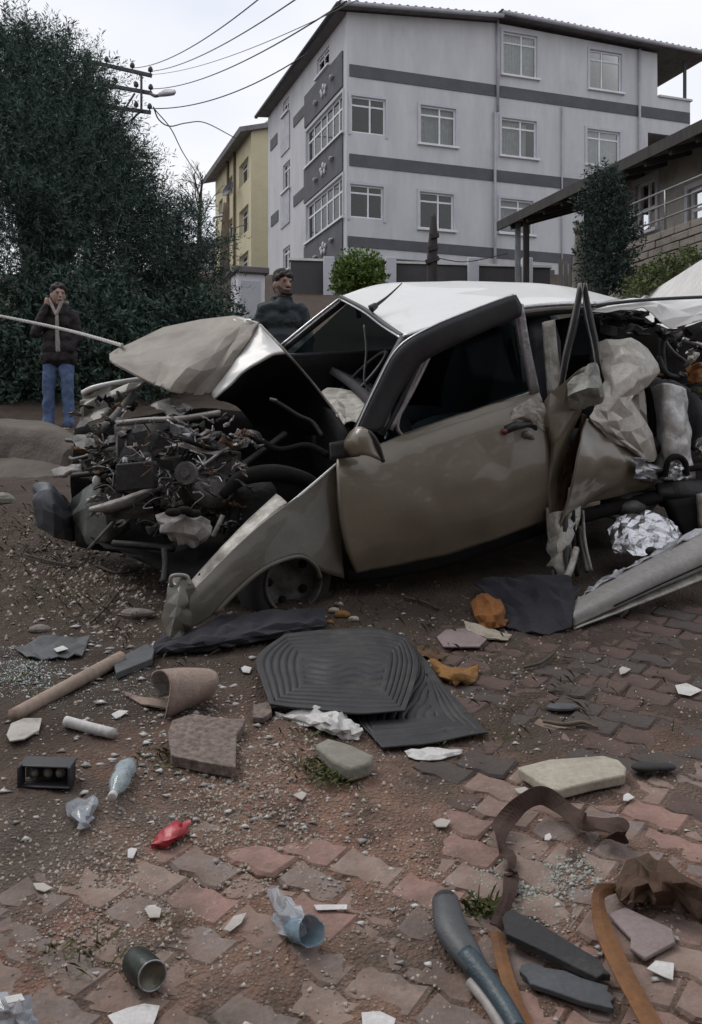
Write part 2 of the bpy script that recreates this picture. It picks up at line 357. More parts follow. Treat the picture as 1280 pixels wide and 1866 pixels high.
def paver_mesh(k):
    rnd = random.Random(k); zz = lambda x: PA * abs(((x / (PL / 2)) % 1) * 2 - 1)
    g = .003; xs = [-PL / 2 + g, -PL / 4, 0, PL / 4, PL / 2 - g]
    outl = [(x, -PW / 2 + g + zz(x) - PA / 2) for x in xs] + [(x, PW / 2 - g + zz(x) - PA / 2) for x in reversed(xs)]
    vs, fs = [], []; n = len(outl)
    for ring, (ins, z) in enumerate(((0, -.05), (0, -.008), (.008, 0))):
        for (x, y) in outl:
            l = math.hypot(x, y); j = rnd.uniform(-.0015, .0015)
            vs.append((x * (1 - ins / l) + j, y * (1 - ins / l) + j, z + (rnd.uniform(-.002, .001) if ring else 0)))
    fs = grid_faces(3, n, True)
    h = 2 * n
    for i in range(4): fs.append((h + i, h + i + 1, h + n - 2 - i, h + n - 1 - i))
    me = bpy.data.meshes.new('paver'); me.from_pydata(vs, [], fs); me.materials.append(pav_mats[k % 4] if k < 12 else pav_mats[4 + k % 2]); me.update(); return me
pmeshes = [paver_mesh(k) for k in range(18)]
rp_ = random.Random(11); ang = math.radians(-34); slope = math.atan(.2077); cands = []
ca, sa = math.cos(ang), math.sin(ang)
for r in range(-80, 80):
    for q in range(-55, 55):
        lx, ly = q * PL + (PL / 2 if r % 2 else 0), r * PW
        x, y = lx * ca - ly * sa, (lx * sa + ly * ca) * math.cos(slope) + 3.0
        if not (1.5 < y < 4.75): continue
        px = CX + FPX * x / y
        if px < -60 or px > 1340 or y < 1.9: continue
        cv = min(cover(x + dx, y + dy) for dx in (-.06, 0, .06) for dy in (-.05, 0, .05))
        if cv > .0: continue
        if 620 < px < 1000 and y > 4.15: continue
        cands.append((y, x, cv))
cands.sort()
Rs = Matrix.Rotation(slope, 4, 'X') @ Matrix.Rotation(ang, 4, 'Z')
rest = []
for n_, (y, x, cv) in enumerate(cands):
    if n_ >= 300:
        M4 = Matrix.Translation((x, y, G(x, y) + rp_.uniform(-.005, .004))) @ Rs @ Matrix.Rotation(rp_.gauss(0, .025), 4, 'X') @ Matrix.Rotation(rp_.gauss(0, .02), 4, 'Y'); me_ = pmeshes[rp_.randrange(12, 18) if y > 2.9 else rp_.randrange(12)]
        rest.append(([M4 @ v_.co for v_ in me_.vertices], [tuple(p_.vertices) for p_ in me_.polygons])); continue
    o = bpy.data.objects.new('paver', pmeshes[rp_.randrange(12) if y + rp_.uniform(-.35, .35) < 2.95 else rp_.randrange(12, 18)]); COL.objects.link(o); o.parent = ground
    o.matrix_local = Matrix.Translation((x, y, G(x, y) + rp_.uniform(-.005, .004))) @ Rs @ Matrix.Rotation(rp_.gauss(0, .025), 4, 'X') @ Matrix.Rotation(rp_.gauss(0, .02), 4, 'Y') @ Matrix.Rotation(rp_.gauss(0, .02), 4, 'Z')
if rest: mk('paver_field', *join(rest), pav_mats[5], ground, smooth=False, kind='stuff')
print('pavers', len(cands))

# concrete drive climbing beside the house on the right
dv, df = patch([[D(1120, 572, 17), D(1163, 546, 15.5), D(1225, 508, 13.6), D(1330, 440, 11)], [D(1120, 610, 13.6), D(1163, 610, 12.2), D(1225, 610, 10.4), D(1330, 610, 8.2)]], 8, 14, lin=(True, True))
mk('driveway', dv, df, m_concrete, None, solid=.25, off=1, smooth=False, kind='structure')

# ================================================================== buildings
class Face:
    """an upright facade: a start point, a horizontal direction and an outward normal"""
    def __init__(s, x, y, dx, dy, nx, ny): s.o = V((x, y, 0)); s.d = V((dx, dy, 0)).normalized(); s.n = V((nx, ny, 0)).normalized()
    def at(s, px, py):
        k = (px - CX) / FPX; dn = V((k, 1, 0)).dot(s.n); Y = s.o.dot(s.n) / dn
        p = D(px, py, Y); return ((p - s.o).dot(s.d), p.z)
    def p(s, t, z, out=0.0): return s.o + s.d * t + V((0, 0, z)) + s.n * out
    def rect(s, x0, y0, x1, y1):
        xm, ym = (x0 + x1) / 2, (y0 + y1) / 2
        return s.at(x0, ym)[0], s.at(xm, y1)[1], s.at(x1, ym)[0], s.at(xm, y0)[1]
    def box(s, t0, z0, t1, z1, o0, o1): return box(s.p((t0 + t1) / 2, (z0 + z1) / 2, (o0 + o1) / 2), abs(t1 - t0), abs(o1 - o0), abs(z1 - z0), s.d, s.n, (0, 0, 1))
def facade(F, T0, T1, z0, top, holes, depth=.14, extra_t=()):
    """wall sheet with real openings and reveals; top is a function of t"""
    ts = sorted(set([T0, T1, *extra_t] + [h[0] for h in holes] + [h[2] for h in holes]))
    zs = sorted(set([z0] + [h[1] for h in holes] + [h[3] for h in holes])) + [1e9]
    vs, fs = [], []
    def quad(a, b, c, d): k = len(vs); vs.extend((a, b, c, d)); fs.append((k, k + 1, k + 2, k + 3))
    for a, b in zip(ts, ts[1:]):
        for c, d in zip(zs, zs[1:]):
            m, n = (a + b) / 2, (c + min(d, top((a + b) / 2))) / 2
            if any(h[0] < m < h[2] and h[1] < n < h[3] for h in holes): continue
            da, db = min(d, top(a)), min(d, top(b))
            if max(da, db) <= c: continue
            quad(F.p(a, min(c, da)), F.p(b, min(c, db)), F.p(b, db), F.p(a, da))
    for a, c, b, d in holes:
        for (t0, y0), (t1, y1) in (((a, c), (b, c)), ((b, c), (b, d)), ((b, d), (a, d)), ((a, d), (a, c))):
            quad(F.p(t0, y0), F.p(t1, y1), F.p(t1, y1, -depth), F.p(t0, y0, -depth))
    return vs, fs
rw = random.Random(5)
def window(F, r, parent, cols=(.0, .52, 1.0), transom=.76, fw=.055, surround=True, curtain=True, sill=True, rec=-.09):
    t0, z0, t1, z1 = r; W, Hh = t1 - t0, z1 - z0; sgn = 1 if W > 0 else -1
    bs = [F.box(t0, z0, t1, z0 + fw, rec - .03, rec + .03), F.box(t0, z1 - fw, t1, z1, rec - .03, rec + .03)]
    for c in cols:
        tc_ = t0 + W * c + sgn * (fw / 2 if c == 0 else (-fw / 2 if c == 1 else 0))
        bs.append(F.box(tc_ - fw / 2, z0 + fw, tc_ + fw / 2, z1 - fw, rec - .028, rec + .028))
    if transom: bs.append(F.box(t0 + fw * sgn, z0 + Hh * transom - fw / 2, t1 - fw * sgn, z0 + Hh * transom + fw / 2, rec - .024, rec + .024))
    wn = mk('window', *join(bs), m_white, parent, smooth=False)
    for a, b in zip(cols, cols[1:]):
        for c, d in (((0, transom), (transom, 1)) if transom else ((0, 1),)):
            mk('pane', *F.box(t0 + W * a + sgn * fw, z0 + Hh * c + fw / 2, t0 + W * b - sgn * fw / 2, z0 + Hh * d - fw / 2, rec - .006, rec + .002), m_pane, wn, smooth=False)
    if surround:
        e = .09; ss = [F.box(t0 - e * sgn, z0 - e, t0, z1 + e, 0, .035), F.box(t1, z0 - e, t1 + e * sgn, z1 + e, 0, .035), F.box(t0, z1, t1, z1 + e, 0, .033)]
        mk('surround', *join(ss), m_wall2, wn, smooth=False)
    if sill: mk('sill', *F.box(t0 - .1 * sgn, z0 - .07, t1 + .1 * sgn, z0 - .002, -.05, .10), m_white, wn, smooth=False)
    if curtain:
        n = 40; a = rw.choice((0, 0, .1)); b = rw.choice((1, 1, .8)); rows = []
        vs = []
        for zz in (z0 + .05, z1 - .05):
            for i in range(n):
                f = i / (n - 1); vs.append(F.p(t0 + W * (a + (b - a) * f), zz, rec - .16 + .025 * math.sin(i * 1.7 + rw.random() * .6)))
        mk('curtain', vs, grid_faces(2, n), m_curtain, wn)
    return wn
m_wall2 = mat('pale_surround', (.50, .50, .54), (.46, .46, .50), 2, .8)

# ---- grey apartment block
bX, bY = -.14, 32.0
R_ = Face(bX, bY, .943, .332, .332, -.943)      # long side, towards the camera
L_ = Face(bX, bY, -.3326, .943, -.943, -.3326)  # street side, receding to the left
zb = 5.5
tR = R_.at(1258, 300)[0]; tTop = R_.at(1198, 200)[0]; tL = L_.at(489, 300)[0]
zc = R_.at(636, 22)[1]; tr, zr = R_.at(905, 42); te, ze = R_.at(1275, 112)
def rooflineR(t): return zc + (zr - zc) * t / tr if t < tr else zr + (ze - zr) * (t - tr) / (te - tr)
ap = thing('apartment_building', 'grey four storey apartment block with dark bands and white windows', 'building', R_.p(tR / 2, zb, -4))
zpar = R_.at(1228, 181)[1]
def topR(t): return rooflineR(t) if t <= tTop + 1e-6 else zpar
wr = [R_.rect(*q) for q in ((917, 62, 979, 139), (1075, 94, 1133, 165), (640, 178, 703, 244), (766, 195, 831, 264), (914, 218, 978, 286), (1070, 238, 1130, 302),
                            (638, 338, 699, 398), (765, 352, 827, 418), (912, 364, 972, 426), (1066, 380, 1126, 430))]
opn = R_.rect(1181, 246, 1252, 300)
v1, f1 = facade(R_, 0, tR, zb, topR, wr + [opn], extra_t=(tr, tTop, tTop + .01))
mk('side_wall', v1, f1, m_wall, ap, smooth=False)
for i, r in enumerate(wr):
    window(R_, r, ap, cols=(0, .56, 1) if i not in (1, 5) else (0, .40, 1), curtain=i not in (1, 2, 6, 7), sill=i not in (2, 6))
zcL = zc
wl = [L_.rect(*q) for q in ((604, 78, 577, 128),)]
bays = [(626, 164, 557, 305), (627, 322, 558, 455)]
def lrect(x0, ya, yb, x1, yc, yd):
    """street-side rectangle from the pixel rows at its two ends"""
    t0, za = L_.at(x0, ya); _, zb_ = L_.at(x0, yb); t1, zc_ = L_.at(x1, yc); _, zd = L_.at(x1, yd)
    return (t0, (zb_ + zd) / 2, t1, (za + zc_) / 2)
bay = [lrect(626, 168, 243, 559, 240, 302), lrect(626, 322, 398, 559, 372, 440)]
stair = [lrect(529, 292, 342, 516, 300, 350), lrect(529, 448, 490, 516, 452, 495), lrect(527, 172, 200, 516, 190, 212)]
topw = [lrect(600, 84, 118, 578, 108, 142)]
v1, f1 = facade(L_, 0, tL, zb, lambda t: zcL, bay + stair + topw)
mk('street_wall', v1, f1, m_wall, ap, smooth=False)
for r in bay: window(L_, r, ap, cols=(0, .14, .3, .46, .62, .82, 1), transom=.66, fw=.07, curtain=False, surround=True)
for r in stair + topw: window(L_, r, ap, cols=(0, .5, 1), surround=False, curtain=False)
# end and back walls so that the block is closed
E_ = Face(*(R_.p(tR, 0).xy), -.3326, .943, .943, .332); Bk = Face(*(L_.p(tL, 0).xy), .943, .332, -.332, .943)
eo = (0.3, opn[1], 3.2, opn[3])
v1, f1 = facade(E_, 0, tL, zb, lambda t: zpar, [eo]); mk('end_wall', v1, f1, m_wall, ap, smooth=False)
v1, f1 = facade(Bk, 0, tR, zb, lambda t: min(topR(t), zpar + 3), []); mk('back_wall', v1, f1, m_wall, ap, smooth=False)
W2 = Face(*(R_.p(tTop, 0).xy), -.3326, .943, .943, .332)
v1, f1 = facade(W2, 0, tL, zpar - .2, lambda t: rooflineR(tTop), []); mk('attic_wall', v1, f1, m_wall, ap, smooth=False)
sl_ = []
for z in (R_.at(636, 128)[1], R_.at(636, 290)[1], R_.at(636, 440)[1]):
    sl_.append([R_.p(.1, z, -.1), R_.p(tR - .1, z, -.1), R_.p(tR - .1, z, -tL + .1), R_.p(.1, z, -tL + .1)])
for s_ in sl_: mk('floor_slab', s_, [(0, 1, 2, 3)], m_room, ap, smooth=False, solid=.2)
# dark bands
def bandR(x0, y0a, y0b, x1): 
    t0, za = R_.at(x0, y0a); _, zb_ = R_.at(x0, y0b); return (t0, zb_, R_.at(x1, 300)[0], za)
for b in ((637, 117, 139, 1257), (637, 280, 302, 1257), (634, 430, 449, 1257)):
    t0, z0, t1, z1 = bandR(*b); mk('band', *R_.box(t0, z0, t1, z1, -.01, .03), m_band, ap, smooth=False)
for x0, x1, y0, y1 in ((705, 792, 474, 620), (868, 1010, 487, 620)):
    t0, z0, t1, z1 = R_.rect(x0, y0, x1, y1); mk('plinth', *R_.box(t0, z0, t1, z1, -.01, .04), m_band, ap, smooth=False)
# street side dark panels with ornaments
for q, ob in (((626, 100, 160, 557, 170, 232), 1), ((626, 250, 318, 556, 306, 366), 1), ((626, 406, 620, 556, 446, 640), 1)):
    r = lrect(*q); pn = mk('panel', *L_.box(r[0], r[1], r[2], r[3], -.01, .05), m_band, ap, smooth=False)
    cz = r[3] - .62 if q[1] != 406 else r[3] - .55; ct = (r[0] + r[2]) / 2 - .2; bs = []
    for k in range(5):
        a = k * math.tau / 5 + .3; bs.append(ellipsoid(L_.p(ct + .26 * math.cos(a), cz + .13 * math.sin(a), .06), (.06, .13, .10), Matrix.Rotation(a, 3, 'X'), 8, 5))
    bs.append(ellipsoid(L_.p(ct + .9, cz - .12, .06), (.1, .3, .06), None, 8, 5)); bs.append(ellipsoid(L_.p(ct - .9, cz + .1, .06), (.1, .3, .06), None, 8, 5))
    mk('ornament', *join(bs), m_orn, pn)
for q in ((556, 188, 206, 536, 218, 236), (556, 338, 360, 536, 360, 378), (554, 484, 498, 536, 492, 508), (506, 243, 262, 494, 256, 276), (508, 385, 404, 495, 392, 412)):
    r = lrect(*q); mk('band', *L_.box(r[0], r[1], r[2], r[3], -.01, .03), m_band, ap, smooth=False)
for q in ((529, 205, 272, 513, 222, 284), (529, 340, 408, 513, 352, 415)):
    r = lrect(*q); mk('panel', *L_.box(r[0], r[1], r[2], r[3], -.01, .04), m_pipe, ap, smooth=False)
# roof: two shallow planes with a ridge running back, fascia and gutter
ov = .45
def roofquad(t0, za, t1, zb2, f0, f1): 
    return [R_.p(t0, za, f0), R_.p(t1, zb2, f0), R_.p(t1, zb2, f1), R_.p(t0, za, f1)]
for nm, t0, t1 in (('roof', -.35, tr), ('roof', tr, te + .25)):
    za, zb2 = rooflineR(t0) + .05, rooflineR(t1) + .05
    if nm == 'roof' and t0 == tr: za += .12; zb2 += .06
    q = roofquad(t0, za, t1, zb2, ov, -tL - .4); mk('roof', q, [(0, 1, 2, 3)], m_roof, ap, smooth=False, solid=.09, off=1)
    n = 34 if t0 == tr else 20
    rb = [bar(R_.p(t0 + (t1 - t0) * i / n, za + (zb2 - za) * i / n + .1, ov + .02), R_.p(t0 + (t1 - t0) * i / n, za + (zb2 - za) * i / n + .1, -tL), .07, .025) for i in range(n + 1)]
    mk('roof_rib', *join(rb), m_roof, ap, smooth=False)
    mk('gutter', *tube([R_.p(t0, za - .02, ov + .06), R_.p(t1, zb2 - .02, ov + .06)], .07, 8, lin=True), m_pipe, ap)
mk('gutter', *tube([L_.p(-.4, zc + .02, .42), L_.p(tL + .4, zc + .02, .42)], .08, 8, lin=True), m_darkmetal, ap)
mk('soffit', [L_.p(0, zc - .05, 0), L_.p(tL, zc - .05, 0), L_.p(tL, zc, .42), L_.p(0, zc, .42)], [(0, 1, 2, 3)], m_soffit, ap, smooth=False, solid=.05)
for px, ya, yb in ((905, 40, 205), (900, 205, 640), (1163, 92, 520)):
    t, za = R_.at(px, ya); zb2 = R_.at(px, yb)[1]; mk('downpipe', *tube([R_.p(t, za, .1), R_.p(t, zb2, .1)], .05, 8, lin=True), m_pipe, ap)
t, za = R_.at(1023, 196); mk('downpipe', *tube([R_.p(t, za, .06), R_.p(t, zb, .06)], .03, 6, lin=True), m_pipe, ap)
t, za = L_.at(622, 100)
mk('balcony_post', *bar(R_.p(tR - .12, zpar, -.15), R_.p(tR - .12, rooflineR(tR), -.15), .1, .1, (1, 0, 0)), m_darkmetal, ap, smooth=False)
mk('parapet_cap', *R_.box(tTop + .05, zpar, tR + .06, zpar + .07, -.25, .07), m_wall2, ap, smooth=False)
q = [R_.p(tTop, zpar - .9, -.1), R_.p(tR, zpar - .9, -.1), R_.p(tR, zpar - .9, -tL), R_.p(tTop, zpar - .9, -tL)]; mk('balcony_floor', q, [(0, 1, 2, 3)], m_concrete, ap, smooth=False, solid=.1)

# ---- yellow apartment block beyond it
yX, yY = (458 - CX) / FPX * 47, 47.0
YR = Face(yX, yY, .943, .332, .332, -.943); YL = Face(yX, yY, -.3326, .943, -.943, -.3326)
ytl = YL.at(393, 400)[0]; yz = YL.at(459, 240)[1]
yb = thing('apartment_building', 'yellow apartment block with dark eaves, partly behind the grey block', 'building', YR.p(4, 8, -5))
yw = []
for a in ((453, 283, 325, 436, 300, 345), (453, 370, 418, 436, 378, 426), (453, 455, 505, 436, 460, 508), (424, 318, 352, 414, 330, 362), (424, 395, 430, 412, 400, 436), (406, 360, 388, 399, 366, 392)):
    t0, za = YL.at(a[0], a[1]); z0 = YL.at(a[0], a[2])[1]; t1 = YL.at(a[3], a[4])[0]; yw.append((t0, z0, t1, za))
v1, f1 = facade(YL, 0, ytl, 7, lambda t: yz, yw, depth=.3); mk('street_wall', v1, f1, m_yellow, yb, smooth=False)
for r in yw: window(YL, r, yb, cols=(0, .5, 1), surround=False, curtain=True, rec=-.22, sill=False)
gt, gz = YR.at(500, 222)
v1, f1 = facade(YR, 0, 8, 7, lambda t: yz + (gz + .3 - yz) * min(t / gt, 1.6), [], extra_t=(gt,)); mk('gable_wall', v1, f1, m_yellow, yb, smooth=False)
mk('back_wall', *facade(Face(*(YL.p(ytl, 0).xy), .943, .332, -.332, .943), 0, 8, 7, lambda t: yz, []), m_yellow, yb, smooth=False)
mk('eave', [YL.p(-.3, yz, .6), YL.p(ytl + .5, yz, .6), YL.p(ytl + .5, yz + 1.2, -4), YL.p(-.3, yz + 1.2, -4)], [(0, 1, 2, 3)], m_roof, yb, smooth=False, solid=.22)
for x in (430, 418): 
    t = YL.at(x, 400)[0]; mk('downpipe', *tube([YL.p(t, yz, .08), YL.p(t, 8, .08)], .07, 6, lin=True), m_ybrown, yb)
mk('satellite_dish', *lathe(YL.p(YL.at(437, 345)[0], YL.at(437, 348)[1], .5), (-.7, -.6, .4), [(.02, 0), (.25, .03), (.4, .1), (.42, .12)], 16), m_darkmetal, yb, solid=.02)

# ---- low house with a wide eave on the right
ld = V((-.3326, .943, 0)).normalized(); rd = V((.943, .332, 0)).normalized()
ez = CAMH + (HY - 408) / FPX * 24; E0 = D(925, 408, 24)
def hp(s, r, z): return V((E0.x, E0.y, 0)) - ld * s + rd * r + V((0, 0, z))     # s towards the camera along the eave, r into the house
ho = thing('house', 'low house with a wide dark eave, posts and a railed terrace', 'house', hp(4, 3, 4.5))
mk('roof', [hp(-.4, 0, ez), hp(11, 0, ez), hp(11, 6, ez + 1.9), hp(-.4, 6, ez + 1.9)], [(0, 1, 2, 3)], m_roof, ho, smooth=False, solid=.14, off=1)
mk('fascia', *bar(hp(-.45, -.03, ez + .04), hp(11, -.03, ez + .04), .05, .22), m_darkwood, ho, smooth=False)
mk('rafter', *join([bar(hp(s, .05, ez - .09), hp(s, 3, ez + .86), .09, .13) for s in np.arange(.1, 10.5, .75)]), m_darkwood, ho, smooth=False)
HF = Face(*(hp(0, 1.1, 0).xy), -ld.x, -ld.y, -rd.x, -rd.y)
hw = [(*[HF.at(1158, 430)[0], HF.at(1170, 424)[1]], *[HF.at(1196, 430)[0], HF.at(1170, 332)[1]]), (HF.at(1255, 380)[0], HF.at(1270, 412)[1], HF.at(1300, 380)[0], HF.at(1270, 340)[1])]
t0 = HF.at(1075, 400)[0]
v1, f1 = facade(HF, t0, 10, 3, lambda t: ez + .35, hw); mk('wall', v1, f1, m_hwall, ho, smooth=False)
for r in hw: window(HF, r, ho, cols=(0, .55, 1), transom=.45, curtain=True)
HB = Face(*(hp(t0, 1.1, 0).xy), rd.x, rd.y, ld.x, ld.y); mk('end_wall', *facade(HB, 0, 6, 3, lambda t: ez + .35 + t * .3, []), m_hwall, ho, smooth=False)
HN = Face(*(hp(10, 1.1, 0).xy), rd.x, rd.y, -ld.x, -ld.y); mk('near_wall', *facade(HN, 0, 6, 3, lambda t: ez + .35 + t * .3, []), m_hwall, ho, smooth=False)
for px in (963, 975, 1018):
    s = {963: .15, 975: .55, 1018: 1.9}[px]; mk('post', *bar(hp(s, .2 if px != 1018 else 1, 3), hp(s, .2 if px != 1018 else 1, ez), .13 if px != 963 else .06, .13, (1, 0, 0)), m_darkwood if px != 963 else m_metal, ho, smooth=False)
# terrace parapet of rough blocks and railing
TF = Face(*(hp(0, -.25, 0).xy), -ld.x, -ld.y, -rd.x, -rd.y)
s0 = TF.at(1130, 440)[0]; zt = TF.at(1230, 412)[1]
m_block = mat('terrace_block', (.31, .275, .24), (.235, .21, .18), 3, .9, bump=.5, bscale=30, dirt=(.12, .10, .09))
rb_ = random.Random(2); zrow = zt
tw = mk('terrace_wall', *TF.box(s0, 3, 10.5, zt - .02, -.9, -.03), m_block, ho, smooth=False)
bm_ = None
for k in range(10):
    h = .14; s = s0 + rb_.uniform(-.1, 0)
    while s < 9.8:
        L_b = rb_.uniform(.32, .5); bx_ = mk('block', *TF.box(s + .008, zrow - h + .008, s + L_b - .008, zrow - .008, -.04, rb_.uniform(0, .02)), m_block, tw, smooth=False, bevel=.01); s += L_b
    zrow -= h
rl = []
for s in np.arange(s0 + .2, 10.4, 1.05): rl.append(tube([TF.p(s, zt, -.1), TF.p(s, zt + .75, -.1)], .022, 6, lin=True))
for z in (.75, .5, .25): rl.append(tube([TF.p(s0 + .2, zt + z, -.1), TF.p(10.4, zt + z, -.1)], .018, 6, lin=True))
mk('railing', *join(rl), m_metal, ho)

# small white cabinet hut with a grey cap behind the hood, and the pale far building beside the tree
c0 = D(452, 560, 22); hx = thing('utility_hut', 'small white cabinet hut with a sloped grey cap behind the bonnet', 'hut', (c0.x, c0.y, c0.z - .5))
mk('body', *box((c0.x, c0.y, c0.z + .05), .62, .6, 1.3, rd, ld), m_white, hx, smooth=False, bevel=.02)
mk('cap', *box((c0.x, c0.y, c0.z + .76), .78, .8, .14, rd + V((0, 0, .0)), ld), m_soffit, hx, smooth=False, bevel=.02)
mk('door', *box(c0 - ld * .31 + V((0, 0, .05)), .44, .03, .95, rd, ld), m_wall2, hx, smooth=False, bevel=.01)
mk('hood_arm', *tube([c0 + V((-.35, -.2, .76)), c0 + V((-.5, -.25, .55)), c0 + V((-.52, -.25, .45))], .04, 6), m_darkmetal, hx)
f0 = D(375, 520, 60); fb = thing('house', 'pale far house between the dark tree and the yellow block', 'house', (f0.x, f0.y, 9))
FB = Face(f0.x - 1.6, 60, 1, 0, 0, -1); fz = CAMH + (HY - 452) / FPX * 60
fwn = [(.7, CAMH + (HY - 482) / FPX * 60, 1.4, CAMH + (HY - 462) / FPX * 60), (2.0, CAMH + (HY - 482) / FPX * 60, 2.7, CAMH + (HY - 462) / FPX * 60)]
mk('wall', *facade(FB, 0, 3.4, 8, lambda t: fz, fwn), m_wall2, fb, smooth=False)
mk('side_wall', *box(FB.p(1.7, (fz + 8) / 2, -3), 3.38, 5, fz - 8 - .1, (1, 0, 0)), m_wall2, fb, smooth=False)
for r in fwn: window(FB, r, fb, surround=False, curtain=False, cols=(0, .5, 1))
mk('roof', *box(FB.p(1.7, fz + .1, -2.7), 3.9, 6, .25), m_soffit, fb, smooth=False)
for k in range(3): mk('ledge', *FB.box(0, fz - 1.7 - k * .75, 3.4, fz - 1.58 - k * .75, 0, .12), m_white, fb, smooth=False)

# low garden wall in front of the grey block
gw = thing('garden_wall', 'low dark grey garden wall with pale piers before the grey block', 'wall', D(760, 540, 27))
m_gw = mat('wall_dark', (.075, .072, .075), (.055, .052, .055), 2, .9, bump=.3, dirt=(.10, .09, .085), damt=.4, dscale=2)
mk('wall_body', *box(D(770, 522, 27.2), 7.2, .2, 1.2, rd + V((0, -.2, 0))), m_gw, gw, smooth=False)
for x in (600, 712, 862, 960): mk('pier', *box(D(x, 514, 26.95 + (x - 770) * .003), .3, .3, 1.3), m_wall2, gw, smooth=False, bevel=.02)
mk('coping', *box(D(770, 481, 27.2), 7.3, .3, .06, rd + V((0, -.2, 0))), m_concrete, gw, smooth=False)
# ================================================================== poles and wires
pp = D(250, 165, 30); up_ = thing('utility_pole', 'power pole with three crossarms and a street lamp above the tree', 'pole', (pp.x - .45, 30, 6.9))
pxo = 205
mk('mast', *tube([V((D(158, 0, 30).x, 30.2, 6)), D(160, 102, 30.2)], [.16, .11], 10, lin=True), m_wood, up_)
for (x0, y0, x1, y1) in ((150, 109, 277, 138), (175, 152, 277, 170), (180, 192, 275, 205)):
    ar = mk('crossarm', *bar(D(x0, y0, 30), D(x1, y1, 30), .1, .1), m_darkmetal, up_, smooth=False)
    for f in (.08, .35, .72, .98):
        c = D(x0 + (x1 - x0) * f, y0 + (y1 - y0) * f, 30); mk('insulator', *lathe(c + V((0, 0, .04)), (0, 0, 1), [(.02, 0), (.02, .06), (.07, .08), (.075, .15), (.04, .22), (.0, .24)], 10), m_darkmetal, ar)
mk('strut', *bar(D(258, 134, 29.9), D(258, 203, 29.9), .06, .06, (1, 0, 0)), m_darkmetal, up_, smooth=False)
mk('brace', *tube([D(246, 170, 30), D(222, 208, 30)], .03, 6, lin=True), m_darkmetal, up_)
mk('brace', *tube([D(256, 204, 30), D(238, 220, 30)], .03, 6, lin=True), m_darkmetal, up_)
lp = mk('lamp_arm', *tube([D(275, 171, 29.9), D(284, 175, 29.6), D(296, 172, 29.3)], .05, 8), m_darkmetal, up_)
mk('lamp_head', *patch([[D(290, 171, 29.4), D(303, 164, 29), D(320, 165, 28.6)], [D(290, 173, 29.2), D(304, 170, 28.8), D(320, 169, 28.5)], [D(290, 175, 29.4), D(305, 174, 29), D(319, 172, 28.6)]], 8, 10), m_pipe, lp, solid=.06)
def wire(pts, label, r=.012, n=24, sag=0.0):
    P = [D(*p) for p in pts]
    if len(P) == 2:
        P = [P[0].lerp(P[1], i / 8) - V((0, 0, sag * 4 * (i / 8) * (1 - i / 8))) for i in range(9)]
    mk('cable', *tube(P, r, 5, n=n), m_wire, None, label=label, cat='cable', group='overhead cables')
wire([(243, 124, 30), (480, -8, 15)], 'overhead cable leaving the top crossarm, uppermost of all', .011, sag=.25)
wire([(277, 130, 30), (545, -5, 14)], 'overhead cable second from the top, crossing the sky', .011, sag=.2)
wire([(277, 136, 30), (740, -45, 12)], 'faint overhead cable between the second and the lowest pair', .007, sag=.25)
wire([(277, 162, 30), (632, 2, 14)], 'overhead cable from the lamp arm towards the grey block corner', .012, sag=.3)
wire([(277, 198, 30), (560, 98, 24)], 'lowest overhead cable running from the bottom crossarm to the grey facade', .016, sag=.35)
wire([(280, 195, 30), (290, 218, 31), (310, 230, 33), (340, 224, 37), (375, 224, 41), (430, 252, 46)], 'sagging cable looping to the roof of the yellow block', .022, n=40)
wire([(283, 200, 30), (312, 235, 32), (335, 280, 36), (368, 330, 42)], 'drooping cable falling to the bare tree', .018, n=30)
wp = thing('utility_pole', 'slim brown wooden pole in front of the yellow block', 'pole', D(411, 560, 30))
mk('mast', *tube([D(411, 600, 30), D(410, 460, 30), D(412, 370, 30)], [.2, .14, .08], 10), m_wood, wp)
mk('crossarm', *tube([D(412, 392, 30), D(392, 396, 30), D(390, 404, 30)], .04, 6), m_metal, wp)
mk('ivy', *tube([D(411, 560, 29.9), D(408, 520, 29.9), D(412, 480, 29.9)], [.26, .3, .1], 7), m_bark, wp)
wire([(412, 408, 30), (425, 416, 32), (438, 412, 40), (452, 408, 46)], 'short cable from the slim wooden pole to the yellow facade', .02, n=24)
dp = thing('post', 'dark weathered post standing before the grey block', 'post', D(789, 540, 24))
mk('shaft', *tube([D(788, 560, 24), D(788, 470, 24), D(790, 420, 24), D(790, 392, 24)], [.13, .13, .10, .06], 10), m_darkwood, dp)
for a, b in (((776, 478), (800, 470)), ((780, 455), (798, 450)), ((784, 432), (800, 428))): mk('bracket', *bar(D(*a, 23.9), D(*b, 23.9), .12, .10), m_darkwood, dp, smooth=False)
wire([(795, 470, 24), (850, 477, 24), (925, 462, 24)], 'slack cable from the dark post to the house eave', .012, n=20)

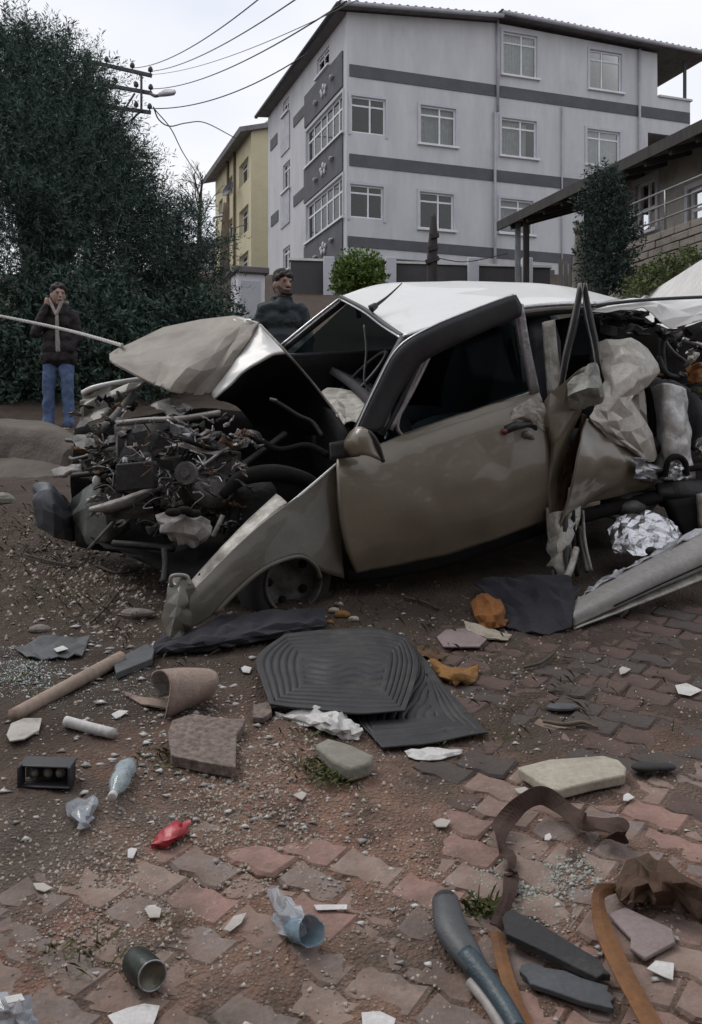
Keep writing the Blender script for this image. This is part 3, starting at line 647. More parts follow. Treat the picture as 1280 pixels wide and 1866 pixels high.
# ================================================================== vegetation
def sprays(blobs, density, leaf, lw, length, seed, up=.5, nl=12, inner=.35):
    """leaf blades on short twigs spread through a set of ellipsoids (centre, radii)"""
    rg = np.random.default_rng(seed); Vs, n = [], 0
    for c, r in blobs:
        k = int(density * (r[0] * r[1] * r[2]) ** (2 / 3))
        d = rg.normal(size=(k, 3)); d /= np.linalg.norm(d, axis=1, keepdims=True)
        rad = np.where(rg.random(k) < inner, rg.random(k) ** .5 * .8, .75 + .33 * rg.random(k)); d0 = d * np.array(r)
        ang = np.arctan2(d[:, 1], d[:, 0]); lump = 1 + .15 * np.sin(ang * 7 + d[:, 2] * 9 + seed) + .12 * np.sin(d[:, 2] * 17 + ang * 3 + r[0] * 9)
        P = np.array(c) + d0 * (rad * lump)[:, None]
        dr = d + np.array([0, 0, up]) + rg.normal(size=(k, 3)) * .45; dr /= np.linalg.norm(dr, axis=1, keepdims=True)
        Lg = length * (.5 + rg.random(k))
        for j in range(nl):
            f = j / (nl - 1); B = P + dr * (Lg * f)[:, None] + np.array([0, 0, -.25]) * (Lg * f * f)[:, None]
            s = rg.normal(size=(k, 3)); s -= dr * (s * dr).sum(1, keepdims=True); s /= np.linalg.norm(s, axis=1, keepdims=True)
            ld_ = s * .8 + dr * .6; ld_ /= np.linalg.norm(ld_, axis=1, keepdims=True)
            wd = np.cross(ld_, rg.normal(size=(k, 3))); wd /= np.maximum(np.linalg.norm(wd, axis=1, keepdims=True), 1e-6)
            sz = (leaf * (.6 + .8 * rg.random(k)))[:, None]
            Vs.append(np.stack([B, B + ld_ * sz * .5 + wd * sz * lw, B + ld_ * sz, B + ld_ * sz * .5 - wd * sz * lw], 1))
    A = np.concatenate(Vs).reshape(-1, 3); m = len(A) // 4
    return A, np.arange(m * 4).reshape(m, 4)
def leafmesh(name, A, Fc, m, parent, kind=None, **kw):
    og = np.array(origin(parent)) if parent else np.array([A[:, 0].mean(), A[:, 1].mean(), A[:, 2].min()])
    me = bpy.data.meshes.new(name); n = len(A); k = len(Fc)
    me.vertices.add(n); me.vertices.foreach_set('co', (A - og).astype(np.float32).ravel())
    nv = Fc.shape[1]
    me.loops.add(k * nv); me.loops.foreach_set('vertex_index', Fc.astype(np.int32).ravel()); me.polygons.add(k)
    me.polygons.foreach_set('loop_start', np.arange(0, k * nv, nv, dtype=np.int32)); me.polygons.foreach_set('loop_total', np.full(k, nv, dtype=np.int32))
    me.update(calc_edges=True); me.materials.append(m)
    o = link(name, me, parent, loc=V(og) if parent is None else None, org=V(og)); return tag(o, kind=kind, **kw)
def blobpx(lst, Y, dep=1.0):
    out = []
    for (x, y, rx, ry, *dy) in lst:
        yy = Y + (dy[0] if dy else 0); c = D(x, y, yy); out.append((tuple(c), (rx / FPX * yy, max(.35, min(rx, ry) / FPX * yy) * dep, ry / FPX * yy)))
    return out
def tree(name, label, cat, base, blobs, m, trunk_r, density, leaf, lw, length, seed, up=.5, nl=12, group=None, inner=.35):
    t = thing(name, label, cat, base, group); rg = random.Random(seed); B = V(base)
    top = max(blobs, key=lambda b: b[0][2]); parts = [tube([B - V((0, 0, .2)), B.lerp(V(top[0]), .45) + V((rg.uniform(-.1, .1), 0, 0)), V(top[0])], [trunk_r, trunk_r * .7, trunk_r * .15], 9)]
    mk('trunk', *parts[0], m_bark, t)
    for c, r in blobs:
        c = V(c); st = B.lerp(V(top[0]), min(.8, max(.15, (c.z - B.z) / max(.1, top[0][2] - B.z) * .6)))
        mk('limb', *tube([st, st.lerp(c, .5) + V((0, 0, .1)), c + V((0, 0, r[2] * .5))], [trunk_r * .4, trunk_r * .25, trunk_r * .06], 6), m_bark, t)
    A, Fc = sprays(blobs, density, leaf, lw, length, seed, up, nl, inner); leafmesh('crown', A, Fc, m, t); return t
b1 = D(95, 700, 15.5); b1.z = G(0, 15.5)
tree('evergreen_tree', 'tall dark feathery evergreen tree filling the left of the sky', 'tree', b1,
     blobpx([(15, 150, 85, 75), (85, 185, 80, 85), (140, 225, 58, 62), (30, 270, 120, 110, -.4), (130, 310, 105, 95, -.5), (195, 315, 55, 60), (60, 420, 170, 130, -.6), (185, 420, 110, 100, -.4), (-60, 220, 110, 140), (225, 380, 45, 42), (55, 90, 32, 28), (108, 108, 26, 22), (205, 265, 26, 24), (238, 330, 26, 24), (10, 75, 30, 26), (140, 158, 24, 20), (236, 288, 14, 12), (262, 350, 16, 14), (165, 190, 18, 16), (172, 150, 22, 22), (185, 235, 24, 24)], 15.5, 1.2),
     m_leafdark, .24, 1350, .078, .085, .48, 3, up=.65, nl=20, inner=.3)
b2 = D(300, 700, 16.5); b2.z = G(0, 16.5)
tree('evergreen_tree', 'shorter dark evergreen tree to the right of the tallest tree', 'tree', b2,
     blobpx([(295, 480, 60, 55), (335, 440, 34, 34), (262, 430, 48, 45), (320, 540, 62, 50), (250, 540, 90, 80), (372, 500, 22, 36), (385, 455, 16, 16), (330, 385, 24, 18), (300, 400, 26, 22)], 16.5, 1.2), m_leafdark, .14, 1350, .078, .085, .44, 8, up=.4, nl=19, inner=.3)
b3 = D(60, 740, 13.8); b3.z = G(0, 13.8)
tree('shrub', 'dense dark shrub behind the man in jeans', 'shrub', b3, blobpx([(20, 600, 130, 90), (150, 600, 110, 90), (90, 700, 170, 95), (-40, 700, 90, 100), (230, 690, 90, 90)], 13.8, .8), m_leafdark, .08, 1500, .08, .2, .25, 12, nl=11)
b4 = D(350, 650, 14.6); b4.z = G(0, 14.6)
tree('shrub', 'dark shrub behind the raised bonnet', 'shrub', b4, blobpx([(300, 620, 90, 70), (370, 590, 60, 45), (330, 690, 110, 70), (400, 640, 60, 60)], 14.6, .8), m_leafdark, .07, 1500, .08, .2, .24, 13, nl=11)
b5 = D(655, 560, 19); tree('bush', 'bright green bush before the grey block', 'bush', b5, blobpx([(655, 488, 34, 27), (635, 500, 22, 22), (678, 502, 20, 22), (655, 520, 42, 20)], 19, 1), m_leafbright, .05, 2600, .06, .32, .12, 21, nl=9)
b6 = D(1108, 565, 17.5)
tree('cypress_tree', 'dark narrow cypress beside the low house', 'tree', b6, blobpx([(1103, 336, 22, 26), (1100, 380, 38, 40), (1112, 430, 46, 45), (1106, 480, 42, 44), (1118, 512, 28, 30)], 17.5, 1), m_leafblue, .08, 2300, .06, .2, .2, 31, up=1.1, nl=11)
b7 = D(1195, 545, 14.5)
tree('hedge_bush', 'yellow green hedge plant under the terrace wall', 'hedge', b7, blobpx([(1185, 508, 26, 20), (1215, 490, 28, 16), (1255, 474, 26, 14), (1165, 525, 18, 15)], 14.6, 1), m_leafhedge, .03, 2600, .05, .3, .1, 41, nl=8)
t8 = D(1058, 560, 18.6); bt = thing('tree_stump', 'bare grey trunk with cut stubs left of the cypress', 'trunk', t8)
m_greybark = mat('grey_bark', (.22, .20, .175), (.12, .11, .095), 7, .95, bump=.6, bscale=25, stretch=(1, 1, .3))
mk('trunk', *tube([t8, D(1058, 490, 18.6), D(1056, 440, 18.6), D(1052, 402, 18.6)], [.16, .15, .09, .03], 10), m_greybark, bt)
for a, b in (((1058, 450), (1072, 425)), ((1056, 430), (1045, 415)), ((1060, 480), (1078, 455)), ((1058, 470), (1042, 452))): mk('stub', *tube([D(*a, 18.6), D(*b, 18.5)], [.06, .02], 7, lin=True), m_greybark, bt)
m_fence = mat('weathered_board', (.24, .23, .21), (.15, .14, .13), 8, .9, stretch=(1, 1, .15))
fe = thing('board_fence', 'weathered pale board fence left of the cypress', 'fence', D(1040, 560, 19.4))
for i, x in enumerate(range(1022, 1100, 9)): mk('board', *box(D(x, 516 + (i % 3) * 4, 19.4 - i * .06), .085, .02, .95), m_fence, fe, smooth=False)
mk('rail', *bar(D(1018, 505, 19.5), D(1100, 507, 18.9), .04, .06), m_fence, fe, smooth=False)
# bare tree far behind
t9 = D(366, 470, 50); bt = thing('bare_tree', 'leafless thin tree beside the yellow block', 'tree', t9); rg = random.Random(4); tw = []
def twig(p, d, L, r, lev):
    q = p + d * L; tw.append(tube([p, (p + q) / 2 + V((rg.uniform(-.05, .05), 0, 0)) * L, q], [r, r * .8, r * .55], 4, n=4, cap=False))
    if lev:
        for _ in range(3): twig(p.lerp(q, rg.uniform(.5, 1)), (d + V((rg.gauss(0, .45), rg.gauss(0, .45), rg.gauss(.1, .3)))).normalized(), L * rg.uniform(.5, .75), r * .6, lev - 1)
mk('trunk', *tube([t9, D(364, 420, 50), D(368, 345, 50)], [.16, .11, .03], 7), m_bark, bt)
for k in range(9): twig(D(364, 440 - k * 10, 50), V((rg.gauss(0, .7), rg.gauss(0, .5), .9)).normalized(), 1.1, .04, 3)
mk('crown', *join(tw), m_bark, bt)
# low concrete bank at the left edge
bv, bf = patch([[D(-90, 782, 8.9), D(20, 784, 8.8), D(90, 792, 8.6), D(140, 820, 8.3)], [D(-90, 794, 8.3), D(20, 797, 8.25), D(85, 808, 8.1), D(130, 838, 7.9)], [D(-90, 850, 8.2), D(10, 853, 8.15), D(80, 858, 8.0), D(124, 872, 7.8)], [D(-90, 905, 7.4), D(10, 905, 7.3), D(80, 908, 7.2), D(125, 915, 7.1)]], 43, 60, lin=(True, False), crumple=.010, cs=7)
m_bank = mat('bank_concrete', (.11, .09, .073), (.07, .058, .047), 2.5, .9, bump=.5, bscale=30, dirt=(.06, .045, .038), damt=.5, dscale=2)
bk = mk('earth_bank', bv, bf, m_bank, None, solid=.1, off=-1, label='low brown earth bank at the left edge behind the wreck', cat='bank')

# unseen block added behind the viewpoint to keep low sky light off the flank
ob = thing('apartment_building', 'plain grey block added across the street, unseen, to hold back sky light', 'building', (0, -8.5, G(0, -8)))
OF = Face(16, -7.5, -1, 0, 0, 1); oh = [(3 + 4.2 * i, .8 + 3 * k, 4.6 + 4.2 * i, 2.3 + 3 * k) for i in range(7) for k in range(4)]
m_owall = mat('added_block_render', (.24, .22, .20), (.20, .185, .17), 1, .9)
mk('street_wall', *facade(OF, 0, 32, -4, lambda t: 12.5, oh), m_owall, ob, smooth=False)
for r in oh: window(OF, r, ob, surround=False, curtain=False, cols=(0, .5, 1))
mk('core', *box((0, -12.2, 4.2), 31.9, 8.6, 16.4), m_owall, ob, smooth=False)
mk('roof', *box((0, -12, 12.7), 33, 10, .3), m_roof, ob, smooth=False)
# ================================================================== the wrecked car
CD = (.12, .095, .07)
m_paint = mat('cream_paint_shaded', (.19, .158, .115), (.155, .13, .095), 2.5, .36, bump=.03, bscale=90, dirt=CD, damt=.3, dscale=4, coat=.45, fvar=.06, scratch=(.34, .31, .27))  # flank copy of the one car paint, darkened for its shaded side
m_wingpaint = mat('cream_paint_dusty_shaded', (.105, .092, .07), (.08, .07, .054), 3, .55, bump=.1, bscale=90, dirt=(.07, .06, .045), damt=.4, dscale=5, coat=.3, fvar=.08, scratch=(.30, .28, .24))  # wing copy of the paint: real dirt, plus shade put into the colour
m_roofpaint = mat('cream_paint_lit', (.72, .715, .70), (.65, .645, .63), 2, .42, bump=.04, bscale=90, dirt=(.50, .48, .45), damt=.2, dscale=3, coat=.3, fvar=.04)  # lit copy of the same paint, lightened for panels facing the sky
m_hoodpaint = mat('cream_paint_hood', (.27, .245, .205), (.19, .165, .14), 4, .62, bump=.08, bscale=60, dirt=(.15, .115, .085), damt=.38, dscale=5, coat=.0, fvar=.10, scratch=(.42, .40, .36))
m_scraped = mat('scraped_paint', (.50, .475, .43), (.26, .235, .20), 11, .42, bump=.3, bscale=50, dirt=(.12, .10, .08), damt=.5, dscale=11)
m_baremetal = mat('torn_metal', (.42, .42, .44), (.26, .26, .28), 9, .38, .6, bump=.3, bscale=40, dirt=(.14, .12, .10), damt=.35, dscale=8)
m_under = mat('underside_black', (.013, .012, .0125), (.022, .020, .020), 6, .95, spec=.15, bump=.2, dirt=(.035, .03, .026), damt=.25)  # black undersides; also paints the dark of gaps and cavities
m_black = mat('black_trim', (.018, .018, .021), (.03, .03, .034), 8, .5, bump=.1, dirt=(.09, .08, .07), damt=.25)
m_rubber = mat('tyre_rubber', (.022, .022, .024), (.035, .033, .032), 8, .85, dirt=(.07, .058, .046), damt=.4)
m_chrome = mat('chrome_strip', (.62, .62, .63), (.45, .45, .46), 8, .28, .85, bump=.08)
m_cglass = glass('car_glass', (.34, .40, .42), .10)
m_rust = mat('rust', (.13, .065, .03), (.07, .038, .022), 10, .85, bump=.5, bscale=40)
m_enggrey = mat('engine_grey', (.16, .15, .145), (.075, .07, .07), 9, .6, .2, bump=.35, bscale=30, dirt=(.05, .042, .036), damt=.45, dscale=9)
m_engpale = mat('engine_pale', (.34, .315, .30), (.19, .175, .165), 9, .55, .1, bump=.25, bscale=35, dirt=(.09, .075, .062), damt=.45, dscale=9)
m_engdark = mat('engine_dark', (.022, .021, .022), (.038, .035, .035), 9, .65, .1, bump=.35, bscale=35, dirt=(.06, .05, .04), damt=.25, dscale=8)
m_bumper = mat('bumper_plastic', (.050, .055, .068), (.075, .08, .09), 3, .55, bump=.15, dirt=(.12, .10, .08), damt=.3)
m_bumpgrey = mat('bumper_grey', (.17, .18, .17), (.12, .125, .12), 4, .6, bump=.15, dirt=(.11, .09, .075), damt=.4)
m_scuff = mat('scuffed_white', (.58, .575, .565), (.38, .37, .35), 8, .38, .15, bump=.3, bscale=30, dirt=(.16, .15, .14), damt=.42, dscale=9)
m_cream = mat('cream_torn_panel', (.50, .465, .41), (.36, .33, .285), 5, .38, bump=.2, bscale=40, dirt=(.20, .175, .145), damt=.4, dscale=7, coat=.2, scratch=(.62, .60, .57))
m_foil = mat('crumpled_foil', (.70, .70, .72), (.5, .5, .52), 14, .3, .9, bump=.5, bscale=45)
m_seat = mat('seat_cloth', (.045, .043, .05), (.03, .03, .035), 12, .95)
m_liner = mat('head_lining', (.09, .085, .085), None, 5, .95)

carO = thing('wrecked_car', 'cream wrecked saloon car with crushed front, buckled bonnet and torn rear flank', 'car', car(.6, .8, 1.0))
def PT(name, rows, m, parent=carO, nr=20, nc=28, solid=.006, off=-1, **kw):
    pk = {k: kw.pop(k) for k in ('crumple', 'cs', 'ridge', 'seed', 'lin', 'fn') if k in kw}
    v, f = patch([[C(*p) for p in r] for r in rows], nr, nc, **pk)
    return mk(name, v, f, m, parent, solid=solid, off=off, **kw)
_sd = [0]
def CR(name, rows, m, parent=carO, nr=8, nc=8, amp=.02, **kw):
    _sd[0] += 7
    return crush(name, [[C(*p) for p in r] for r in rows], m, parent, nr, nc, amp, seed=_sd[0], **kw)
def TB(name, pts, r, m, parent=carO, seg=8, **kw):
    return mk(name, *tube([C(*p) for p in pts], r, seg, **kw), m, parent)
def addw(row, ws): return [(x, y, ws if not hasattr(ws, '__len__') else ws[i]) for i, (x, y) in enumerate(row)]

# ---- roof and pillars
rows = [addw([(735, 613), (800, 593), (880, 574), (950, 560), (1020, 553), (1085, 552)], .2),
        addw([(712, 596), (790, 572), (870, 553), (950, 541), (1040, 539), (1110, 548)], .45),
        addw([(672, 566), (745, 540), (840, 524), (945, 518), (1040, 524), (1130, 545)], .95),
        addw([(622, 540), (690, 519), (790, 513), (900, 513), (1010, 521), (1140, 548)], 1.32)]
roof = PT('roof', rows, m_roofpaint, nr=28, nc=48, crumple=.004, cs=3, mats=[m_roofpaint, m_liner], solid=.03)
TB('drip_rail', [(735, 614, .17), (800, 594, .17), (880, 575, .17), (950, 561, .17), (1020, 554, .17), (1085, 553, .17)], .011, m_chrome, roof)
TB('header_seal', [(735, 614, .19), (700, 590, .5), (664, 563, .95), (621, 541, 1.31)], .013, m_black, roof)
TB('header_strip', [(731, 616, .18), (696, 594, .5), (660, 567, .95), (618, 544, 1.31)], .006, m_chrome, roof)
CR('rear_roof_corner', [addw([(1078, 552), (1130, 548), (1185, 546), (1240, 542), (1310, 536)], .36), addw([(1072, 562), (1130, 557), (1188, 552), (1225, 565), (1310, 553)], .25), addw([(1078, 570), (1135, 565), (1182, 562), (1216, 600), (1310, 572)], .2)], m_roofpaint, nr=5, nc=10, amp=0.012)
TB('roof_seal', [(1072, 559, .19), (1130, 551, .2), (1200, 545, .22), (1310, 540, .24)], .009, m_black)
TB('antenna', [(679, 561, .75), (706, 541, .75), (733, 516, .75)], [.012, .006, .003], m_black)
TB('antenna_base', [(676, 563, .75), (686, 556, .75)], [.022, .016], m_black)
for d in (0, 6): TB('far_pillar', [(512 + d, 630 + d * .3, 1.36), (566 + d, 586 + d * .3, 1.36), (622 + d, 542 + d * .3, 1.32)], .008, m_chrome)
TB('far_pillar_core', [(520, 634, 1.38), (575, 590, 1.38), (630, 547, 1.34)], .02, m_black)
TB('near_pillar', [(655, 785, .12), (700, 690, .15), (738, 618, .19)], .03, m_black)
PT('centre_pillar', [addw([(988, 588), (1006, 584)], .16), addw([(992, 650), (1012, 650)], .15), addw([(998, 722), (1024, 718)], .12)], m_scraped, nr=12, nc=5, solid=.03)
PT('pillar_shadow_side', [addw([(955, 580), (990, 576)], .3), addw([(965, 720), (1000, 716)], .3)], m_black, nr=4, nc=4, solid=.04)
TB('side_rail', [(745, 622, .24), (850, 590, .24), (960, 572, .24), (1080, 562, .24), (1130, 575, .24)], .022, m_black)

# ---- cabin
floorp = [car(-.2, .15, 1.22), car(2.4, .15, 1.62)]
mk('floor_pan', *patch([[car(-.2, .12, 1.16), car(1.0, .12, 1.38), car(2.3, .12, 1.55)], [car(-.2, 1.4, 1.38), car(1.0, 1.4, 1.55), car(2.3, 1.4, 1.72)]], 10, 16, crumple=.03, cs=4), m_under, carO, solid=.03)
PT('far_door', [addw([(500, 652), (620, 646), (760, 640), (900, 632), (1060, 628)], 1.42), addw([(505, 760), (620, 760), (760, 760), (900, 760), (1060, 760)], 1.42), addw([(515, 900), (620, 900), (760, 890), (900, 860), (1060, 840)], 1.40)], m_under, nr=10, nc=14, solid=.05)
PT('far_window', [addw([(634, 552), (740, 530), (860, 524), (1000, 530)], 1.36), addw([(528, 650), (700, 643), (860, 636), (1040, 630)], 1.41)], m_cglass, nr=6, nc=12, solid=.004)
TB('far_door_pillar', [(770, 640, 1.4), (775, 580, 1.38), (778, 528, 1.35)], .035, m_black)
TB('far_belt_rail', [(505, 650, 1.4), (620, 645, 1.4), (900, 632, 1.4)], .016, m_darkmetal)
PT('firewall', [addw([(625, 790), (600, 752), (560, 720), (515, 690)], [.25, .6, 1.0, 1.38]), addw([(628, 930), (605, 900), (565, 860), (520, 830)], [.25, .6, 1.0, 1.38])], m_under, nr=6, nc=10, solid=.03)
PT('dashboard', [addw([(690, 790), (665, 735), (635, 705), (600, 680)], [.25, .6, 1.0, 1.36]), addw([(760, 830), (745, 790), (720, 755), (690, 720)], [.25, .6, 1.0, 1.36]), addw([(775, 880), (760, 840), (735, 800), (700, 760)], [.25, .6, 1.0, 1.36])], m_seat, nr=10, nc=12, solid=.04)
CR('cowl', [addw([(582, 712), (620, 708), (680, 716)], [1.1, 1.0, .85]), addw([(596, 738), (630, 735), (668, 742)], [.8, .75, .6]), addw([(616, 770), (632, 772), (652, 768)], [.45, .42, .35])], m_scraped, nr=5, nc=5, amp=0.02)
for k, (u, wd) in enumerate(((.85, .45), (.85, 1.05))):
    z = 1.62 + wd * .12 + u * .14
    st = mk('seat', *join([ellipsoid(car(u, wd, z - .12), (.30, .27, .12)), ellipsoid(car(u + .34, wd, z + .17), (.12, .26, .36), Matrix.Rotation(TH, 3, 'Z') @ Matrix.Rotation(.25, 3, 'Y')), ellipsoid(car(u + .42, wd, z + .44), (.06, .13, .09))]), m_seat, carO)
mk('rear_bench', *join([ellipsoid(car(1.75, .8, 1.62), (.30, .70, .12), Matrix.Rotation(TH, 3, 'Z')), ellipsoid(car(2.1, .8, 1.78), (.12, .62, .26), Matrix.Rotation(TH, 3, 'Z'))]), m_seat, carO)
sw = car(.50, 1.08, 1.98); mk('steering_wheel', *tube([sw + V((UX * .10 * math.sin(a), 0, .0)) + V((-UY, UX, 0)) * (.18 * math.cos(a)) + V((UX * .06, UY * .06, .17)) * math.sin(a) for a in np.linspace(0, math.tau, 25)], .013, 6, n=60), m_black, carO)
TB('hanging_belt', [(664, 592, .9), (668, 640, .88), (664, 690, .86), (672, 712, .84)], [.006, .006, .006, .004], m_enggrey)

# ---- near front door
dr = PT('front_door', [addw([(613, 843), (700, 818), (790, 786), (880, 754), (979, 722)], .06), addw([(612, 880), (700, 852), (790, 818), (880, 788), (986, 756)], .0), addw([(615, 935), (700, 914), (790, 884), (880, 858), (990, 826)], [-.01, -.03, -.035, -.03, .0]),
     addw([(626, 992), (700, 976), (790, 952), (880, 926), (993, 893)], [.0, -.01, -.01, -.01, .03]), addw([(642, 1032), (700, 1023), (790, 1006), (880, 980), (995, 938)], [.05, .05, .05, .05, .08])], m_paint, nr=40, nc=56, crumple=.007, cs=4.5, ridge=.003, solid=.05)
TB('belt_strip', [(694, 822, .035), (790, 786, .035), (880, 753, .035), (976, 719, .035)], .010, m_black, dr)
TB('belt_chrome', [(694, 815, .04), (790, 779, .04), (880, 746, .04), (972, 713, .04)], .005, m_chrome, dr)
wf = PT('window_frame', [addw([(648, 788), (688, 704), (728, 636), (790, 597), (870, 564), (936, 539)], [.05, .03, 0, -.03, -.05, -.07]), addw([(668, 786), (704, 712), (744, 652), (800, 617), (874, 586), (946, 556)], [.045, .025, -.005, -.035, -.055, -.075]), addw([(690, 782), (722, 716), (760, 662), (812, 632), (876, 602), (944, 574)], [.06, .04, .01, -.02, -.04, -.06])], m_black, dr, nr=5, nc=48, solid=.03, lin=(True, False))
TB('frame_edge', [(646, 790, .04), (686, 704, .02), (726, 634, -.01), (788, 595, -.04), (868, 562, -.06), (936, 537, -.08)], .006, m_chrome, dr)
PT('rear_frame', [addw([(938, 556), (950, 553)], -.08), addw([(948, 630), (962, 626)], -.03), addw([(966, 724), (981, 718)], .03)], m_baremetal, dr, nr=10, nc=5, solid=.02)
TB('quarter_bar', [(786, 640, .02), (752, 710, .03), (712, 783, .05)], .012, m_baremetal, dr)
TB('quarter_seal', [(772, 644, .02), (738, 714, .03), (700, 790, .05)], .009, m_black, dr)
TB('lower_quarter_bar', [(774, 650, .02), (726, 765, .04), (738, 800, .05)], .008, m_engpale, dr)
PT('window_glass', [addw([(722, 716), (776, 648), (820, 627), (880, 600), (944, 574)], .02), addw([(700, 800), (762, 780), (830, 756), (900, 732), (968, 710)], .06)], m_cglass, dr, nr=8, nc=14, solid=.004)
PT('handle_recess', [addw([(917, 777), (940, 768), (975, 760)], -.045), addw([(918, 793), (945, 790), (978, 784)], -.045)], m_under, dr, nr=5, nc=8, solid=.01)
TB('door_handle', [(918, 787, -.05), (940, 777, -.085), (968, 772, -.06)], [.016, .018, .012], m_black, dr)
TB('handle_reflector', [(916, 786, -.065), (924, 787, -.07)], .013, mat('red_plastic', (.22, .02, .02), None, 8, .3), dr)
CR('torn_corner', [addw([(940, 742), (965, 730), (990, 735)], [-.03, -.05, -.03]), addw([(930, 766), (965, 752), (996, 762)], [-.04, -.08, -.05]), addw([(950, 790), (975, 788), (996, 800)], [-.02, -.03, -.02])], m_scraped, dr, nr=7, nc=7, amp=0.012)
TB('lock_knob', [(950, 795, -.04), (962, 792, -.07), (972, 800, -.05)], [.014, .02, .01], m_engpale, dr)
# mirror
mi = PT('mirror', [addw([(640, 792), (655, 780), (675, 790), (688, 812)], [-.02, -.10, -.14, -.12]), addw([(630, 812), (650, 800), (672, 808), (692, 826)], [-.03, -.13, -.15, -.13]), addw([(640, 830), (655, 828), (675, 832), (697, 842)], [-.02, -.12, -.16, -.14])], m_paint, dr, nr=8, nc=8, solid=.012)
TB('mirror_edge', [(660, 781, -.12), (678, 792, -.15), (690, 812, -.16), (699, 842, -.15)], .009, m_black, mi)
TB('mirror_arm', [(612, 822, .02), (630, 818, -.02), (645, 812, -.06)], .022, m_rust, mi)
PT('mirror_foot', [addw([(600, 808), (640, 800)], -.01), addw([(602, 838), (655, 832)], -.02)], m_engdark, mi, nr=5, nc=6, solid=.02)

# ---- near front wing
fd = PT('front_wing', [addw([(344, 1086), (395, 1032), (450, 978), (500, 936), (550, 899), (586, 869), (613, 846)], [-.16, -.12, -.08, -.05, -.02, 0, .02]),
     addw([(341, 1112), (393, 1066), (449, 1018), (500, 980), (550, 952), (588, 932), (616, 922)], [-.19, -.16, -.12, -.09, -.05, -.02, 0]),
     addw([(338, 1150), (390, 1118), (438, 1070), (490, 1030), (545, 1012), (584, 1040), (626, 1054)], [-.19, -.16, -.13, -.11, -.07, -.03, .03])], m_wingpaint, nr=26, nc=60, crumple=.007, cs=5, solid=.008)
TB('arch_lip', [(392, 1119, -.17), (438, 1072, -.145), (490, 1032, -.125), (545, 1014, -.085), (574, 1030, -.05), (584, 1052, -.03)], .010, m_wingpaint, fd)
CR('wing_nose', [addw([(310, 1053), (330, 1050), (352, 1074)], [-.10, -.15, -.15]), addw([(306, 1090), (326, 1088), (346, 1110)], [-.14, -.22, -.19]), addw([(298, 1140), (318, 1138), (342, 1150)], [-.14, -.24, -.20]), addw([(284, 1188), (310, 1186), (350, 1170)], [-.14, -.24, -.2])], m_wingpaint, fd, nr=8, nc=5, amp=0.015)
TB('nose_bracket', [(312, 1068, -.14), (314, 1050, -.15), (340, 1050, -.16), (346, 1066, -.17)], .008, m_engpale, fd)
fl = PT('flange', [addw([(350, 1060), (395, 1010), (450, 953), (505, 902)], [-.06, -.02, .02, .06]), addw([(351, 1070), (397, 1020), (453, 963), (512, 906)], [-.10, -.06, -.02, .02]), addw([(354, 1082), (400, 1031), (458, 974), (524, 917)], [-.15, -.11, -.07, -.03])], m_scraped, fd, nr=8, nc=40, crumple=.004, cs=16, solid=.006)
TB('flange_edge', [(350, 1059, -.06), (395, 1009, -.02), (450, 952, .02), (505, 901, .06)], .005, m_engpale, fl)
TB('flange_crease', [(353, 1083, -.16), (400, 1032, -.12), (458, 975, -.08), (540, 908, -.03), (613, 846, .01)], .006, m_roofpaint, fl)
for x, y in ((478, 941), (426, 994), (366, 1049)): mk('hole_disc', *lathe(C(x, y + 4, -.06 + (x - 366) * .0008), (.1, -.5, .8), [(0, .02), (.008, .02), (.011, .014), (.011, 0)], 10), m_under, fl)  # dark discs stand in for the shaded holes of the flange
PT('arch_liner', [addw([(400, 1000), (500, 940), (600, 900)], .35), addw([(400, 1130), (500, 1130), (625, 1080)], .3)], m_under, fd, nr=6, nc=8, solid=.02)
# wheel
wc = C(517, 1052, .13); wa = V((-UY, UX, 0)); wa = (Matrix.Rotation(.25, 3, 'Z') @ wa) + V((0, 0, .12)); wa.normalize()
wh = mk('wheel', *lathe(wc, wa, [(.14, -.085), (.165, -.09), (.20, -.075), (.212, -.03), (.212, .05), (.19, .09), (.14, .09)], 40), m_rubber, carO)
mk('rim', *lathe(wc, wa, [(.146, -.088), (.142, -.098), (.132, -.095), (.126, -.06), (.118, -.035), (.07, -.03), (.05, -.045), (.03, -.05), (0.001, -.05)], 36), m_enggrey, wh)
for k in range(5):
    a = wa.orthogonal().normalized(); a = Matrix.Rotation(k * math.tau / 5, 3, wa) @ a; mk('rim_slot', *ellipsoid(wc + a * .094 - wa * .034, (.02, .02, .02), None, 8, 6), m_under, wh)
TB('sill_rail', [(632, 1050, .10), (800, 1022, .10), (990, 960, .12), (1200, 905, .14)], .035, m_under)
PT('door_hinge_gap', [addw([(612, 850), (628, 846)], .1), addw([(622, 1050), (650, 1035)], .1)], m_under, nr=6, nc=4, solid=.02)

